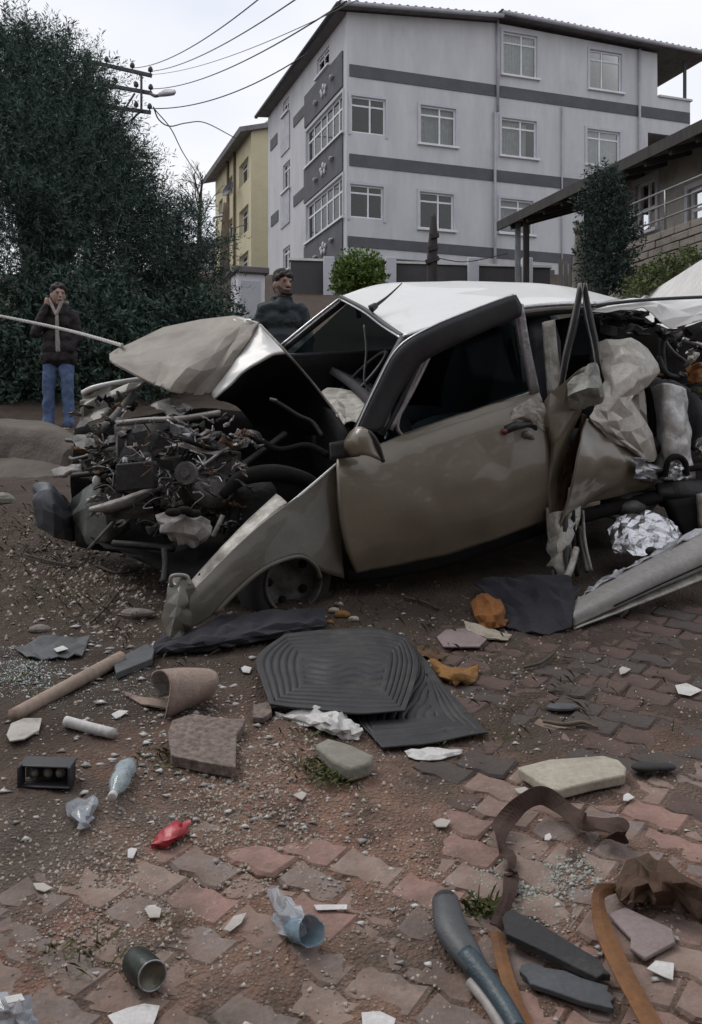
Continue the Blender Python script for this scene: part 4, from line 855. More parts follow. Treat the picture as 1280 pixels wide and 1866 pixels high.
# ---- bonnet buckled into a tent
BSIGN = 1
def cb(r): return .34 + .40 * (1 - r)
hd = CR('bonnet', [addw([(203, 648), (232, 628), (300, 602), (428, 578), (450, 582), (472, 589)], [1.3, 1.36, 1.36, 1.0, .9, .78]), addw([(199, 655), (240, 646), (305, 626), (388, 622), (430, 618), (460, 612)], [1.15, 1.2, 1.14, .82, .78, .71]),
     addw([(206, 663), (248, 668), (295, 664), (338, 676), (390, 672), (424, 664)], [.95, .9, .84, .60, .64, .66]), addw([(214, 670), (258, 694), (285, 704), (308, 712), (350, 722), (386, 717)], [.85, .74, .70, .57, .61, .64])], m_hoodpaint, nr=7, nc=11, amp=.009, tj=.16, solid=.010)
PT('bonnet_fold', [addw([(472, 589), (452, 622), (422, 664), (386, 717)], [.78, .72, .66, .62]), addw([(500, 616), (475, 634), (434, 672), (387, 721)], [.66, .62, .6, .6]), addw([(521, 641), (492, 646), (442, 678), (390, 726)], [.54, .54, .56, .58])], m_roofpaint, hd, nr=14, nc=24, crumple=.008, cs=8, solid=.012)
PT('bonnet_rear', [addw([(522, 642), (492, 648), (442, 680), (390, 727)], [.55, .55, .57, .59]), addw([(584, 714), (545, 712), (492, 722), (432, 742)], [.72, .82, .9, .9]), addw([(643, 794), (600, 792), (540, 792), (472, 790)], [.5, .75, 1.0, 1.05])], m_under, hd, nr=16, nc=20, crumple=.02, cs=6)
TB('bonnet_edge', [(475, 592, .74), (520, 640, .51), (580, 710, .64), (642, 792, .48)], .006, m_engpale, hd)
CR('bonnet_peak', [addw([(428, 578), (445, 580), (462, 583)], [.98, .9, .8]), addw([(426, 586), (447, 590), (470, 590)], [.95, .86, .76])], m_roofpaint, hd, nr=4, nc=5, amp=0.012)
# washer-like crumpled details under the fold
TB('bonnet_stay', [(497, 728, .6), (520, 742, .58), (545, 758, .56), (570, 770, .55), (588, 795, .5)], .011, m_engdark, seg=4)
TB('hinge', [(492, 727, .55), (505, 730, .55)], .008, m_engpale, seg=4)

# ---- far front wing with crushed lamp bay
ff = CR('far_wing', [addw([(150, 718), (172, 708), (215, 699), (266, 691)], [1.5, 1.45, 1.42, 1.4]), addw([(147, 740), (168, 728), (212, 716), (262, 704)], [1.45, 1.38, 1.34, 1.3]), addw([(140, 790), (160, 775), (195, 760), (225, 740)], [1.45, 1.36, 1.3, 1.3])], m_wingpaint, nr=6, nc=6, amp=0.02)
TB('wing_edge', [(152, 716, 1.48), (172, 707, 1.42), (215, 698, 1.39), (264, 691, 1.37)], .017, m_roofpaint, ff)
lampbits = random.Random(6)
for k in range(12):
    x, y = lampbits.uniform(165, 240), lampbits.uniform(708, 745)
    CR('lamp_shard', [addw([(x, y), (x + lampbits.uniform(8, 26), y - lampbits.uniform(2, 8))], 1.25), addw([(x + 2, y + lampbits.uniform(3, 9)), (x + lampbits.uniform(12, 24), y + 4)], 1.28)], lampbits.choice([m_engpale, m_baremetal, m_engdark, m_engdark]), ff, nr=3, nc=4, amp=0.02)

# ---- engine bay
PT('bay_back', [addw([(140, 785), (250, 760), (400, 745), (600, 780)], [1.3, 1.2, 1.1, .95]), addw([(130, 890), (260, 880), (420, 880), (610, 880)], [1.2, 1.1, 1.0, .9]), addw([(140, 1000), (260, 1010), (420, 1010), (620, 980)], [1.0, .9, .8, .7])], m_under, nr=16, nc=24, crumple=.05, cs=5)  # black backing sheet, so gaps between engine parts read as shade
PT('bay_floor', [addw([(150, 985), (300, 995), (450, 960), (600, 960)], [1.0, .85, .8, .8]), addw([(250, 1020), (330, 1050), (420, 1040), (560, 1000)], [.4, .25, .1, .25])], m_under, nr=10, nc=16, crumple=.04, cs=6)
rad = PT('radiator', [addw([(214, 776), (280, 768), (345, 765)], [.75, .7, .7]), addw([(212, 830), (280, 828), (345, 822)], [.62, .60, .62]), addw([(222, 886), (285, 890), (340, 876)], [.7, .66, .7])], m_engdark, nr=18, nc=22, crumple=.03, cs=10, solid=.05)
for i in range(9):
    f = i / 8; TB('fin', [(216 + 126 * f, 776 - 8 * f, .66), (214 + 126 * f, 830 - 7 * f, .555), (224 + 114 * f, 884 - 6 * f, .64)], .006, m_enggrey, rad, seg=5)
TB('crossmember', [(212, 772, .55), (270, 766, .52), (330, 763, .5), (402, 752, .5)], .014, m_engpale, seg=4)
TB('bent_bracket', [(246, 718, .95), (222, 745, .85), (200, 770, .8), (178, 788, .75)], [.03, .026, .026, .03], m_enggrey, seg=4)
CR('torn_plate', [addw([(274, 738), (300, 728), (352, 742)], .7), addw([(285, 752), (310, 756), (346, 752)], .6)], m_engpale, nr=4, nc=6, amp=0.02)
CR('torn_plate', [addw([(300, 768), (330, 776), (362, 790)], .45), addw([(305, 776), (326, 792), (350, 802)], .42)], m_baremetal, nr=4, nc=6, amp=0.02)
CR('torn_plate', [addw([(300, 806), (350, 810), (420, 822)], .4), addw([(302, 811), (352, 818), (416, 828)], .36)], m_engpale, nr=4, nc=6, amp=0.02)
CR('torn_plate', [addw([(366, 800), (395, 806), (420, 822)], .45), addw([(372, 812), (392, 820), (412, 826)], .42)], m_enggrey, nr=4, nc=6, amp=0.02)
CR('crushed_panel', [addw([(134, 800), (170, 790), (214, 796)], [1.05, .9, .8]), addw([(150, 822), (180, 818), (213, 828)], [.9, .8, .7]), addw([(165, 835), (190, 838), (216, 842)], [.9, .8, .72])], m_enggrey, nr=5, nc=6, amp=0.025)
TB('rod', [(326, 888, .35), (352, 862, .34), (400, 826, .36)], .008, m_baremetal)
TB('rod', [(334, 880, .33), (356, 850, .36), (378, 836, .4)], .005, m_engpale)
TB('tow_bar', [(164, 929, .45), (205, 922, .4), (245, 908, .4), (298, 884, .42)], [.012, .026, .024, .012], m_engpale, seg=4)
CR('front_panel', [addw([(168, 925), (230, 912), (276, 915)], .45), addw([(200, 940), (240, 942), (282, 946)], .5)], m_enggrey, nr=5, nc=6, amp=0.025)
hs = CR('gearbox_cover', [addw([(288, 940), (320, 930), (352, 936), (384, 950)], [.12, .05, .05, .1]), addw([(292, 962), (320, 962), (352, 966), (384, 966)], [.09, .03, .03, .08]), addw([(312, 984), (330, 990), (350, 996), (362, 994)], [.12, .06, .06, .1])], m_engpale, nr=6, nc=7, amp=0.012)
for k, (x, y) in enumerate(((316, 934), (336, 930), (352, 936))): mk('vent', *ellipsoid(C(x, y, .0), (.035, .02, .018), None, 10, 6), m_under, hs)
mk('air_cleaner', *lathe(C(388, 890, .35), (.3, -.5, .8), [(.001, .05), (.03, .05), (.035, .04), (.10, .036), (.108, .02), (.108, -.03), (.09, -.045), (.04, -.06)], 26), m_enggrey, carO)
mk('strut_tower', *lathe(C(452, 905, .42), (.05, -.2, 1), [(.03, .1), (.05, .1), (.06, .09), (.10, .08), (.13, .04), (.15, -.1)], 22), m_engdark, carO)
TB('fender_liner', [(405, 905, .2), (440, 872, .2), (500, 862, .2), (560, 876, .2), (600, 905, .2)], [.02, .035, .04, .035, .02], m_under)
TB('coolant_hose', [(420, 880, .3), (430, 930, .25), (416, 985, .2)], .022, m_under)
TB('coolant_hose', [(470, 800, .5), (510, 820, .45), (560, 812, .4), (600, 830, .35)], .016, m_under)
TB('coolant_hose', [(400, 870, .4), (450, 842, .5), (520, 790, .6)], .016, m_engdark)
TB('steering_rod', [(406, 940, .2), (396, 962, .18), (388, 978, .18)], .014, m_engpale, seg=4)
TB('lower_bar', [(206, 990, .6), (260, 994, .5), (318, 1000, .4)], .016, m_engdark, seg=4)
TB('stay_rod', [(206, 952, .5), (185, 975, .45), (160, 1002, .45)], .009, m_enggrey, seg=4)
TB('hanging_pipe', [(300, 1000, .2), (302, 1030, .15), (298, 1062, .1)], .014, m_engdark, seg=4)
eb = random.Random(21)
for k in range(46):
    x, y, w0 = eb.uniform(285, 395), eb.gauss(880, 24), eb.uniform(.15, .4); P = [(x, y, w0)]
    for _ in range(3): P.append((P[-1][0] + eb.uniform(-22, 22), P[-1][1] + eb.uniform(-20, 18), P[-1][2] + eb.uniform(-.08, .08)))
    TB('wire', P, eb.choice((.0025, .003, .005)), eb.choice((m_engpale, m_engdark, m_under, m_enggrey, m_engdark, m_baremetal)), seg=5)
for k in range(60):
    x, y = eb.uniform(160, 430), eb.uniform(755, 970); w0 = .35 + .5 * (1 - (x - 160) / 270) + eb.uniform(-.1, .15)
    dx, dy = eb.uniform(12, 42), eb.uniform(-16, 16); hx_, hy_ = eb.uniform(-8, 8), eb.uniform(6, 20)
    CR(eb.choice(('torn_plate', 'bracket', 'crushed_panel')), [[(x, y, w0), (x + dx * .5, y + dy * .5 + eb.uniform(-5, 5), w0 - .04), (x + dx, y + dy, w0 + eb.uniform(-.08, .08))], [(x + hx_, y + hy_, w0 - .02), (x + dx * .5 + hx_, y + dy * .5 + hy_, w0 - .05), (x + dx + hx_ * .5, y + dy + hy_ * .6, w0)]], eb.choice((m_engdark, m_engdark, m_under, m_enggrey, m_enggrey, m_engpale)), nr=4, nc=5, amp=.022)
for k in range(5):
    x, y, w0 = eb.uniform(180, 420), eb.uniform(780, 960), eb.uniform(.3, .7); TB('hose', [(x, y, w0), (x + eb.uniform(-40, 40), y + eb.uniform(-30, 30), w0 - .05), (x + eb.uniform(-70, 70), y + eb.uniform(-30, 30), w0)], eb.uniform(.006, .012), m_under)
for k in range(14):
    x, y, w0 = eb.uniform(120, 215), eb.uniform(800, 868), eb.uniform(.85, 1.15)
    TB('bent_strip', [(x, y, w0), (x + eb.uniform(10, 30), y + eb.uniform(-12, 8), w0 - .05), (x + eb.uniform(30, 70), y + eb.uniform(-14, 14), w0 - .08)], eb.uniform(.006, .014), eb.choice((m_enggrey, m_engdark, m_engpale)), seg=4)
# front bumper ends
crush('bumper_end', [[D(62, 886, 5.05), D(85, 879, 4.95), D(112, 905, 5.0), D(132, 927, 5.2)], [D(64, 920, 4.98), D(92, 922, 4.86), D(116, 942, 4.9), D(135, 955, 5.1)], [D(70, 957, 5.05), D(98, 975, 4.95), D(122, 986, 4.95), D(142, 988, 5.1)]], m_bumper, carO, 6, 6, .012, seed=311, solid=.012)
crush('bumper_skin', [[D(130, 926, 5.1), D(150, 892, 4.9), D(190, 872, 4.8), D(222, 880, 4.8)], [D(134, 950, 5.05), D(158, 935, 4.85), D(192, 925, 4.76), D(228, 925, 4.78)], [D(142, 990, 5.1), D(165, 993, 4.9), D(196, 985, 4.8), D(235, 962, 4.85)]], m_bumpgrey, carO, 6, 7, .016, seed=317, solid=.012)
mk('number_lamp', *ellipsoid(D(176, 876, 4.7), (.02, .01, .025)), m_roofpaint, carO)
mk('bumper_iron', *patch([[D(96, 858, 5.2), D(120, 850, 5.1), D(150, 848, 5.0)], [D(100, 870, 5.15), D(122, 866, 5.0), D(150, 862, 4.95)]], 6, 12, crumple=.02, cs=12), m_engpale, carO, solid=.02)

# ---- torn rear door and flank
rdr = CR('rear_door', [addw([(982, 748), (1018, 706), (1052, 674), (1080, 661)], [.02, -.06, -.12, -.12]), addw([(984, 775), (1010, 760), (1038, 738), (1074, 712)], [.0, -.10, -.05, -.14]), addw([(986, 812), (1006, 808), (1030, 790), (1064, 752)], [.03, -.04, -.10, .0]), addw([(988, 870), (1000, 866), (1014, 846), (1040, 806)], [.04, -.04, -.05, .06]),
     addw([(996, 940), (1004, 940), (1012, 910), (1026, 858)], [.06, -.02, -.02, .06]), addw([(1004, 1010), (1010, 1010), (1014, 980), (1022, 920)], [.08, .0, .0, .08])], m_paint, nr=8, nc=5, amp=0.022)
CR('crumple_flap', [addw([(1046, 690), (1072, 664), (1092, 668)], [-.12, -.16, -.12]), addw([(1036, 722), (1070, 706), (1096, 702)], [-.14, -.22, -.14]), addw([(1044, 752), (1068, 748), (1090, 730)], [-.10, -.12, -.08])], mat('stained_paint', (.27, .27, .235), (.16, .155, .13), 10, .6, bump=.4, bscale=40, dirt=(.05, .042, .035), damt=.5, dscale=12), rdr, nr=5, nc=5, amp=0.03)
CR('rust_strip', [addw([(1066, 748), (1042, 806), (1024, 866), (1014, 950)], [.0, .0, .0, .02]), addw([(1074, 764), (1056, 820), (1040, 880), (1030, 980)], [.02, .03, .03, .05])], m_rust, rdr, nr=3, nc=9, amp=0.012)
flk = PT('rear_flank', [addw([(1072, 762), (1108, 782), (1150, 815), (1196, 850)], [-.06, .0, .06, .14]), addw([(1056, 815), (1100, 826), (1150, 842), (1198, 862)], [-.13, -.06, .02, .10]), addw([(1046, 866), (1090, 862), (1142, 864), (1198, 872)], [-.13, -.06, .03, .11]), addw([(1038, 910), (1076, 898), (1130, 884), (1198, 880)], [-.10, -.03, .05, .14]), addw([(1020, 980), (1046, 940), (1090, 912), (1196, 888)], [-.06, .0, .08, .17])], m_paint, nr=36, nc=40, crumple=.010, cs=5, ridge=.012, solid=.008)
CR('flank_fold', [addw([(1150, 832), (1175, 842), (1198, 850)], [-.01, .04, .1]), addw([(1158, 872), (1178, 876), (1200, 880)], [-.02, .04, .1])], m_baremetal, flk, nr=6, nc=7, amp=0.035)
CR('rear_pillar_skin', [addw([(1088, 628), (1128, 617), (1164, 626), (1192, 652)], [.22, .14, .12, .2]), addw([(1096, 662), (1138, 650), (1174, 662), (1199, 682)], [.16, .06, .04, .12]), addw([(1100, 706), (1124, 700), (1150, 706), (1166, 714)], [.06, .0, .0, .06]), addw([(1080, 750), (1104, 754), (1132, 744), (1152, 730)], [-.03, -.06, -.03, .03]), addw([(1078, 768), (1118, 786), (1158, 802), (1184, 782)], [-.07, -.04, .0, .06]), addw([(1108, 796), (1148, 820), (1184, 842), (1199, 832)], [-.01, .01, .05, .12])], m_cream, nr=13, nc=7, amp=.013, tj=.2)
CR('side_panel', [addw([(1126, 742), (1150, 722), (1172, 706)], [.1, .08, .1]), addw([(1140, 780), (1160, 770), (1176, 760)], [.1, .06, .08]), addw([(1176, 824), (1184, 828), (1190, 830)], [.15, .12, .13])], m_paint, nr=5, nc=5, amp=0.012)
PT('tail_panel', [addw([(1186, 706), (1210, 698), (1238, 704), (1250, 712)], [.2, .10, .10, .2]), addw([(1194, 760), (1212, 752), (1244, 756), (1256, 766)], [.2, .08, .08, .2]), addw([(1196, 820), (1214, 815), (1250, 818), (1262, 826)], [.2, .08, .08, .2]), addw([(1194, 876), (1214, 872), (1250, 872), (1264, 872)], [.2, .12, .12, .2])], m_scuff, nr=34, nc=22, crumple=.012, cs=9, ridge=.012, solid=.01)
TB('lamp_arch', [(1212, 868, .07), (1218, 840, .05), (1234, 832, .05), (1248, 842, .06), (1252, 866, .07)], .016, m_under)
CR('crushed_lamp', [addw([(1216, 850), (1232, 842), (1246, 852)], .07), addw([(1212, 874), (1232, 876), (1252, 874)], .07)], m_foil, nr=6, nc=6, amp=0.03)
PT('gap_side', [addw([(1172, 708), (1192, 700)], .22), addw([(1184, 770), (1198, 770)], .22), addw([(1188, 850), (1198, 850)], .22)], m_under, nr=8, nc=4, solid=.03)
# bent rear window frame
for nm, a in (('rear_window_frame', [(1060, 516, -.06), (1046, 590, -.06), (1032, 650, -.05), (1022, 708, -.03)]), ('rear_window_frame', [(1064, 516, -.06), (1074, 580, -.07), (1084, 625, -.08), (1091, 668, -.1)])):
    fr = TB(nm, a, [.012, .022, .02, .014], m_black, rdr, seg=6); b = [(x - 5, y, w0 - .02) for x, y, w0 in a]; TB('frame_edge', b, .003, m_engpale, fr, seg=6); b = [(x + 5, y, w0 - .015) for x, y, w0 in a]; TB('frame_edge', b, .0025, m_engpale, fr, seg=6)
PT('rear_door_glass', [addw([(1056, 560), (1070, 560)], .1), addw([(1034, 640), (1082, 630)], .1), addw([(1024, 705), (1086, 670)], .08)], m_cglass, rdr, nr=8, nc=6, solid=.004)
PT('cabin_trim', [addw([(1010, 585), (1060, 578), (1100, 585)], .45), addw([(1015, 720), (1060, 690), (1100, 650)], .4)], m_under, nr=6, nc=8, solid=.03)
# parcel shelf and boot cavity
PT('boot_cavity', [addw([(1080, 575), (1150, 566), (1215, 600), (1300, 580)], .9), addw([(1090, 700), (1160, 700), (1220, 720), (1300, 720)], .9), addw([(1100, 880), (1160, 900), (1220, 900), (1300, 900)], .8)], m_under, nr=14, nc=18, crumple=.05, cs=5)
CR('boot_lining', [addw([(1090, 590), (1140, 584), (1200, 596)], .4), addw([(1095, 612), (1140, 606), (1178, 616)], .3)], m_engdark, nr=5, nc=7, amp=0.03)
for pts, r, m in (([(1205, 610, .5), (1225, 640, .45), (1250, 660, .4)], .012, m_enggrey), ([(1245, 618, .4), (1264, 624, .4), (1300, 636, .4)], .012, m_baremetal), ([(1200, 650, .35), (1215, 680, .3), (1240, 690, .3)], .014, m_engdark), ([(1210, 600, .45), (1206, 640, .42), (1212, 690, .4)], .02, m_engdark), ([(1262, 780, .35), (1300, 776, .35)], .014, m_engdark), ([(1258, 842, .35), (1300, 842, .35)], .012, m_enggrey), ([(1262, 812, .4), (1300, 800, .4)], .03, m_bumpgrey)):
    TB('torn_strut', pts, r, m)
PT('boot_floor_edge', [addw([(1195, 880), (1240, 876), (1310, 872)], .15), addw([(1198, 900), (1240, 902), (1310, 905)], .12), addw([(1200, 916), (1240, 920), (1310, 920)], .2)], m_engdark, nr=10, nc=14, crumple=.02, cs=8, solid=.02)
PT('fuel_tank', [addw([(1096, 908), (1130, 900), (1165, 900), (1200, 896)], [.3, .2, .2, .3]), addw([(1098, 924), (1130, 926), (1165, 924), (1196, 912)], [.22, .12, .12, .22]), addw([(1104, 934), (1130, 942), (1160, 940), (1186, 926)], [.3, .22, .22, .3])], m_enggrey, nr=14, nc=20, crumple=.01, cs=8, solid=.02)
TB('tank_strap', [(1094, 924, .17), (1112, 938, .15), (1140, 942, .15), (1150, 934, .16)], .014, m_engpale)
PT('bumper_bracket', [addw([(1206, 912), (1262, 906)], .1), addw([(1222, 950), (1266, 950)], .1), addw([(1244, 974), (1268, 976)], .12)], m_under, nr=8, nc=6, solid=.05)
PT('rear_bumper_end', [addw([(1268, 900), (1310, 892)], .05), addw([(1272, 962), (1310, 962)], .05)], m_scraped, nr=6, nc=5, solid=.03)
# shredded metal hanging from the rear door
sh = random.Random(9)
for pts, r, m in (([(998, 925, .0), (1002, 980, -.02), (1010, 1040, -.05), (1006, 1078, -.08)], .010, m_engpale), ([(1012, 940, -.02), (1018, 1000, -.05), (1022, 1060, -.1), (1030, 1092, -.14)], .016, m_scraped), ([(1030, 930, -.05), (1032, 1000, -.10), (1036, 1070, -.2), (1034, 1150, -.34), (1030, 1184, -.42)], [.012, .016, .014, .01, .006], m_engdark), ([(1062, 930, .0), (1066, 985, -.05), (1078, 1040, -.12)], .008, m_engpale), ([(1056, 960, .0), (1062, 1000, -.05), (1070, 1042, -.12)], .012, m_enggrey), ([(1044, 930, -.04), (1046, 1000, -.08), (1052, 1050, -.12)], .012, m_under), ([(1050, 1000, -.1), (1042, 1030, -.16), (1030, 1060, -.2)], .018, m_scraped)):
    TB('torn_strip', pts, r, m, seg=5)
CR('shredded_skin', [addw([(1002, 940), (1022, 930), (1046, 925)], [.0, -.06, .0]), addw([(1006, 1010), (1024, 1000), (1044, 990)], [-.02, -.1, -.04]), addw([(1012, 1060), (1026, 1080), (1042, 1060)], [-.06, -.16, -.1])], m_scraped, nr=8, nc=4, amp=0.035)
CR('torn_carpet', [addw([(1000, 1050), (1030, 1062), (1062, 1070)], [-.1, -.14, -.1]), addw([(992, 1090), (1020, 1110), (1044, 1120)], [-.2, -.25, -.25])], m_engdark, nr=6, nc=7, amp=0.03)

for k in range(26):
    x, y = eb.uniform(1200, 1300), eb.uniform(585, 705)
    if k > 17: x, y = eb.uniform(1262, 1300), eb.uniform(715, 870)
    w0 = eb.uniform(.25, .6); dx, dy = eb.uniform(10, 34), eb.uniform(-22, 22); hx_, hy_ = eb.uniform(-8, 8), eb.uniform(5, 18)
    CR('torn_plate', [[(x, y, w0), (x + dx * .5, y + dy * .5, w0 - .04), (x + dx, y + dy, w0)], [(x + hx_, y + hy_, w0), (x + dx * .5 + hx_, y + dy * .5 + hy_, w0 - .03), (x + dx, y + dy + hy_ * .6, w0)]], eb.choice((m_engdark, m_under, m_enggrey, m_engdark, m_scraped, m_rust)), nr=4, nc=5, amp=.02)
CR('orange_trim', [[(1252, 672, .25), (1275, 660, .22), (1300, 668, .25)], [(1256, 700, .25), (1276, 698, .2), (1300, 706, .25)]], mat('orange_trim', (.22, .085, .02), (.12, .05, .015), 9, .8), nr=5, nc=6, amp=.02)
CR('green_trim', [[(1258, 706, .3), (1300, 704, .3)], [(1262, 724, .28), (1300, 728, .28)]], mat('olive_trim', (.05, .055, .02), None, 9, .8), nr=4, nc=5, amp=.02)
for k in range(16):
    x, y = eb.uniform(1080, 1200), eb.uniform(560, 620); w0 = eb.uniform(.35, .6); dx, hy_ = eb.uniform(15, 40), eb.uniform(5, 16)
    CR('torn_plate', [[(x, y, w0), (x + dx, y + eb.uniform(-10, 10), w0)], [(x + 4, y + hy_, w0), (x + dx, y + hy_ * .6, w0)]], eb.choice((m_engdark, m_under, m_under, m_enggrey)), nr=4, nc=5, amp=.02)

fanc = C(268, 838, .42); fax = (V((-UX, -UY, .0)) * .55 + V((UY, -UX, 0)) * .8).normalized(); fan = mk('cooling_fan', *lathe(fanc, fax, [(.001, .03), (.03, .03), (.035, .015), (.035, -.01)], 16), m_engdark, carO)
fo_ = fax.orthogonal().normalized()
for k in range(6):
    a_ = Matrix.Rotation(k * math.tau / 6, 3, fax) @ fo_; b_ = fax.cross(a_); mk('blade', [fanc + a_ * .035 + b_ * .015, fanc + a_ * .13 + b_ * .035 + fax * .012, fanc + a_ * .13 - b_ * .03 - fax * .012, fanc + a_ * .035 - b_ * .015], [(0, 1, 2, 3)], m_engdark, fan, smooth=False, solid=.004)
bt_ = mk('battery', *box(C(250, 868, .3), .16, .11, .12, (UX, UY, .1)), m_engdark, carO, smooth=False, bevel=.008)
for s_ in (-.05, .05): mk('terminal', *lathe(C(250, 868, .3) + V((UX * s_, UY * s_, .06)), (0, 0, 1), [(.012, 0), (.012, .02), (.001, .022)], 10), m_baremetal, bt_)
mk('pulley', *lathe(C(340, 862, .22), fax, [(.001, .02), (.02, .02), (.022, .012), (.05, .012), (.045, 0), (.05, -.012), (.02, -.014)], 24), m_enggrey, carO, smooth=False)
mk('engine_block', *join([box(C(370, 870, .55), .34, .30, .22, (UX, UY, .1)), box(C(372, 840, .55), .30, .14, .07, (UX, UY, .1))]), m_enggrey, carO, smooth=False, bevel=.012)
for k in range(4): mk('spark_lead', *tube([C(350 + 14 * k, 838, .5), C(345 + 12 * k, 815 - 4 * k, .42), C(330 + 8 * k, 836, .38), C(320, 862, .34)], .005, 6), m_under, carO)
for k in range(46):
    x, y = eb.uniform(150, 430), eb.uniform(735, 985); w0 = .3 + .5 * (1 - (x - 150) / 280) + eb.uniform(-.12, .1)
    dx, dy = eb.uniform(6, 26), eb.uniform(-14, 14); hx_, hy_ = eb.uniform(-6, 6), eb.uniform(3, 11)
    CR(eb.choice(('torn_plate', 'bracket')), [[(x, y, w0), (x + dx, y + dy, w0 + eb.uniform(-.05, .05))], [(x + hx_, y + hy_, w0 - .02), (x + dx + hx_ * .5, y + dy + hy_ * .6, w0)]], eb.choice((m_engdark, m_under, m_enggrey, m_enggrey, m_engpale)), nr=3, nc=4, amp=.014, levels=1)

for k in range(90):
    x = eb.uniform(150, 470); y = eb.gauss(850, 62); y = min(985, max(742, y)); w0 = .22 + .55 * (1 - (x - 150) / 320) + eb.uniform(-.12, .08)
    dx, dy = eb.uniform(8, 34) * eb.choice((-1, 1)), eb.uniform(-18, 18); hx_, hy_ = eb.uniform(-6, 6), eb.uniform(3, 9)
    CR(eb.choice(('torn_plate', 'bracket', 'shard')), [[(x, y, w0), (x + dx * .5, y + dy * .5 + eb.uniform(-6, 6), w0 - .03), (x + dx, y + dy, w0 + eb.uniform(-.05, .05))], [(x + hx_, y + hy_, w0 - .02), (x + dx * .5, y + dy * .5 + hy_, w0 - .02), (x + dx + hx_ * .5, y + dy + hy_ * .4, w0)]], eb.choice((m_engdark, m_enggrey, m_enggrey, m_engpale, m_rust, m_wingpaint)), nr=3, nc=5, amp=.014, levels=1)
for k in range(30):
    x, y, w0 = eb.uniform(170, 420), eb.uniform(770, 960), eb.uniform(.2, .55); P = [(x, y, w0)]
    for _ in range(3): P.append((P[-1][0] + eb.uniform(-26, 26), P[-1][1] + eb.uniform(-16, 22), P[-1][2] + eb.uniform(-.06, .06)))
    TB('wire', P, eb.choice((.002, .003, .004)), eb.choice((m_engpale, m_engdark, m_enggrey, m_rust)), seg=4)
# ================================================================== debris on the ground
def gpc(px, py, dz):
    """like gp, but on top of the loose soil"""
    p = gp(px, py, dz); return gp(px, py, dz + max(0, cover(p.x, p.y)))
def GP(p): return gpc(p[0], p[1], p[2] if len(p) > 2 else .006)
def slab(name, label, cat, pts, thick, m, group=None, bevel=.003, parent=None):
    top = [GP((p[0], p[1], (p[2] if len(p) > 2 else 0) + thick + .008)) for p in pts]; n = len(top)
    c = sum(top, V()) / n; vs = top + [p - V((0, 0, thick)) + (c - p) * .02 for p in top]
    fs = [tuple(range(n - 1, -1, -1)), tuple(range(n, 2 * n))] + [(i, (i + 1) % n, n + (i + 1) % n, n + i) for i in range(n)]
    me_o = mk(name, vs, fs, m, parent, smooth=False, bevel=min(bevel, thick * .3), label=label, cat=cat, group=group)
    bm = bmesh.new(); bm.from_mesh(me_o.data); bmesh.ops.recalc_face_normals(bm, faces=bm.faces); bm.to_mesh(me_o.data); bm.free(); return me_o
_cs = [100]
def sheet(name, label, cat, rows, m, nr=7, nc=8, amp=.012, solid=.003, group=None, **kw):
    _cs[0] += 3
    return crush(name, [[GP(p) for p in r] for r in rows], m, None, nr, nc, amp, seed=_cs[0], solid=solid, off=0, label=label, cat=cat, group=group, **kw)
def rock(name, label, px, py, rx, ry, rz, m, seed, cat='stone', group=None):
    c = GP((px, py, rz * .6)); v, f = ellipsoid(c, (rx, ry, rz), None, 10, 7); rg = random.Random(seed)
    v = [c + (p - c) * (1 + .22 * mnoise.noise((p - c) * 14 + V((seed, 0, 0))) + .1 * mnoise.noise((p - c) * 40 + V((seed, 5, 0)))) for p in v]
    return mk(name, v, f, m, None, smooth=False, label=label, cat=cat, group=group)
m_mat = mat('mat_rubber', (.030, .030, .032), (.020, .020, .022), 6, .6, bump=.15, dirt=(.085, .075, .068), damt=.42, dscale=5)
m_paper = mat('white_paper', (.60, .585, .575), (.46, .445, .43), 14, .85, bump=.15, dirt=(.27, .22, .18), damt=.4, dscale=26)
m_card = mat('pale_card', (.45, .42, .38), (.36, .33, .30), 12, .9, bump=.2, dirt=(.16, .13, .11), damt=.4, dscale=14)
m_foam = mat('foam_board', (.40, .36, .29), (.33, .29, .235), 10, .9, bump=.3, bscale=80, dirt=(.16, .13, .10), damt=.4, dscale=8)
m_carpet = mat('beige_felt', (.30, .225, .185), (.23, .17, .14), 10, .95, bump=.6, bscale=120, dirt=(.10, .08, .065), damt=.4, dscale=8)
m_felt2 = mat('felt_back', (.36, .34, .31), (.16, .15, .14), 60, .95, bump=.6, bscale=120)
m_chip = mat('chipboard', (.24, .18, .155), (.075, .06, .055), 55, .95, bump=.7, bscale=70, dirt=(.10, .08, .07), damt=.4, dscale=8)
m_pipeb = mat('dusty_pipe', (.33, .25, .20), (.25, .19, .15), 8, .8, dirt=(.15, .11, .085), damt=.4, dscale=12)
m_greyplate = mat('grey_sheet', (.085, .088, .095), (.06, .062, .068), 8, .7, dirt=(.12, .10, .085), damt=.35, dscale=9)
m_slate = mat('grey_board', (.072, .078, .086), (.05, .054, .06), 8, .75, bump=.3, dirt=(.14, .12, .10), damt=.35, dscale=9)
m_slated = mat('dark_board', (.018, .018, .02), (.03, .03, .032), 8, .75, bump=.3, dirt=(.10, .085, .07), damt=.4, dscale=9)
m_red = mat('red_plastic_scrap', (.42, .035, .05), (.33, .03, .04), 8, .35)
m_orange = mat('orange_cloth', (.30, .12, .03), (.20, .075, .02), 9, .9, bump=.3, dirt=(.12, .07, .04), damt=.4, dscale=10)
m_ochre = mat('ochre_foam', (.26, .125, .03), (.16, .08, .025), 9, .95, bump=.4, dirt=(.12, .08, .05), damt=.4, dscale=12)
m_brown = mat('brown_webbing', (.060, .028, .018), (.035, .018, .013), 9, .8, bump=.4, dirt=(.09, .06, .045), damt=.25, dscale=9)
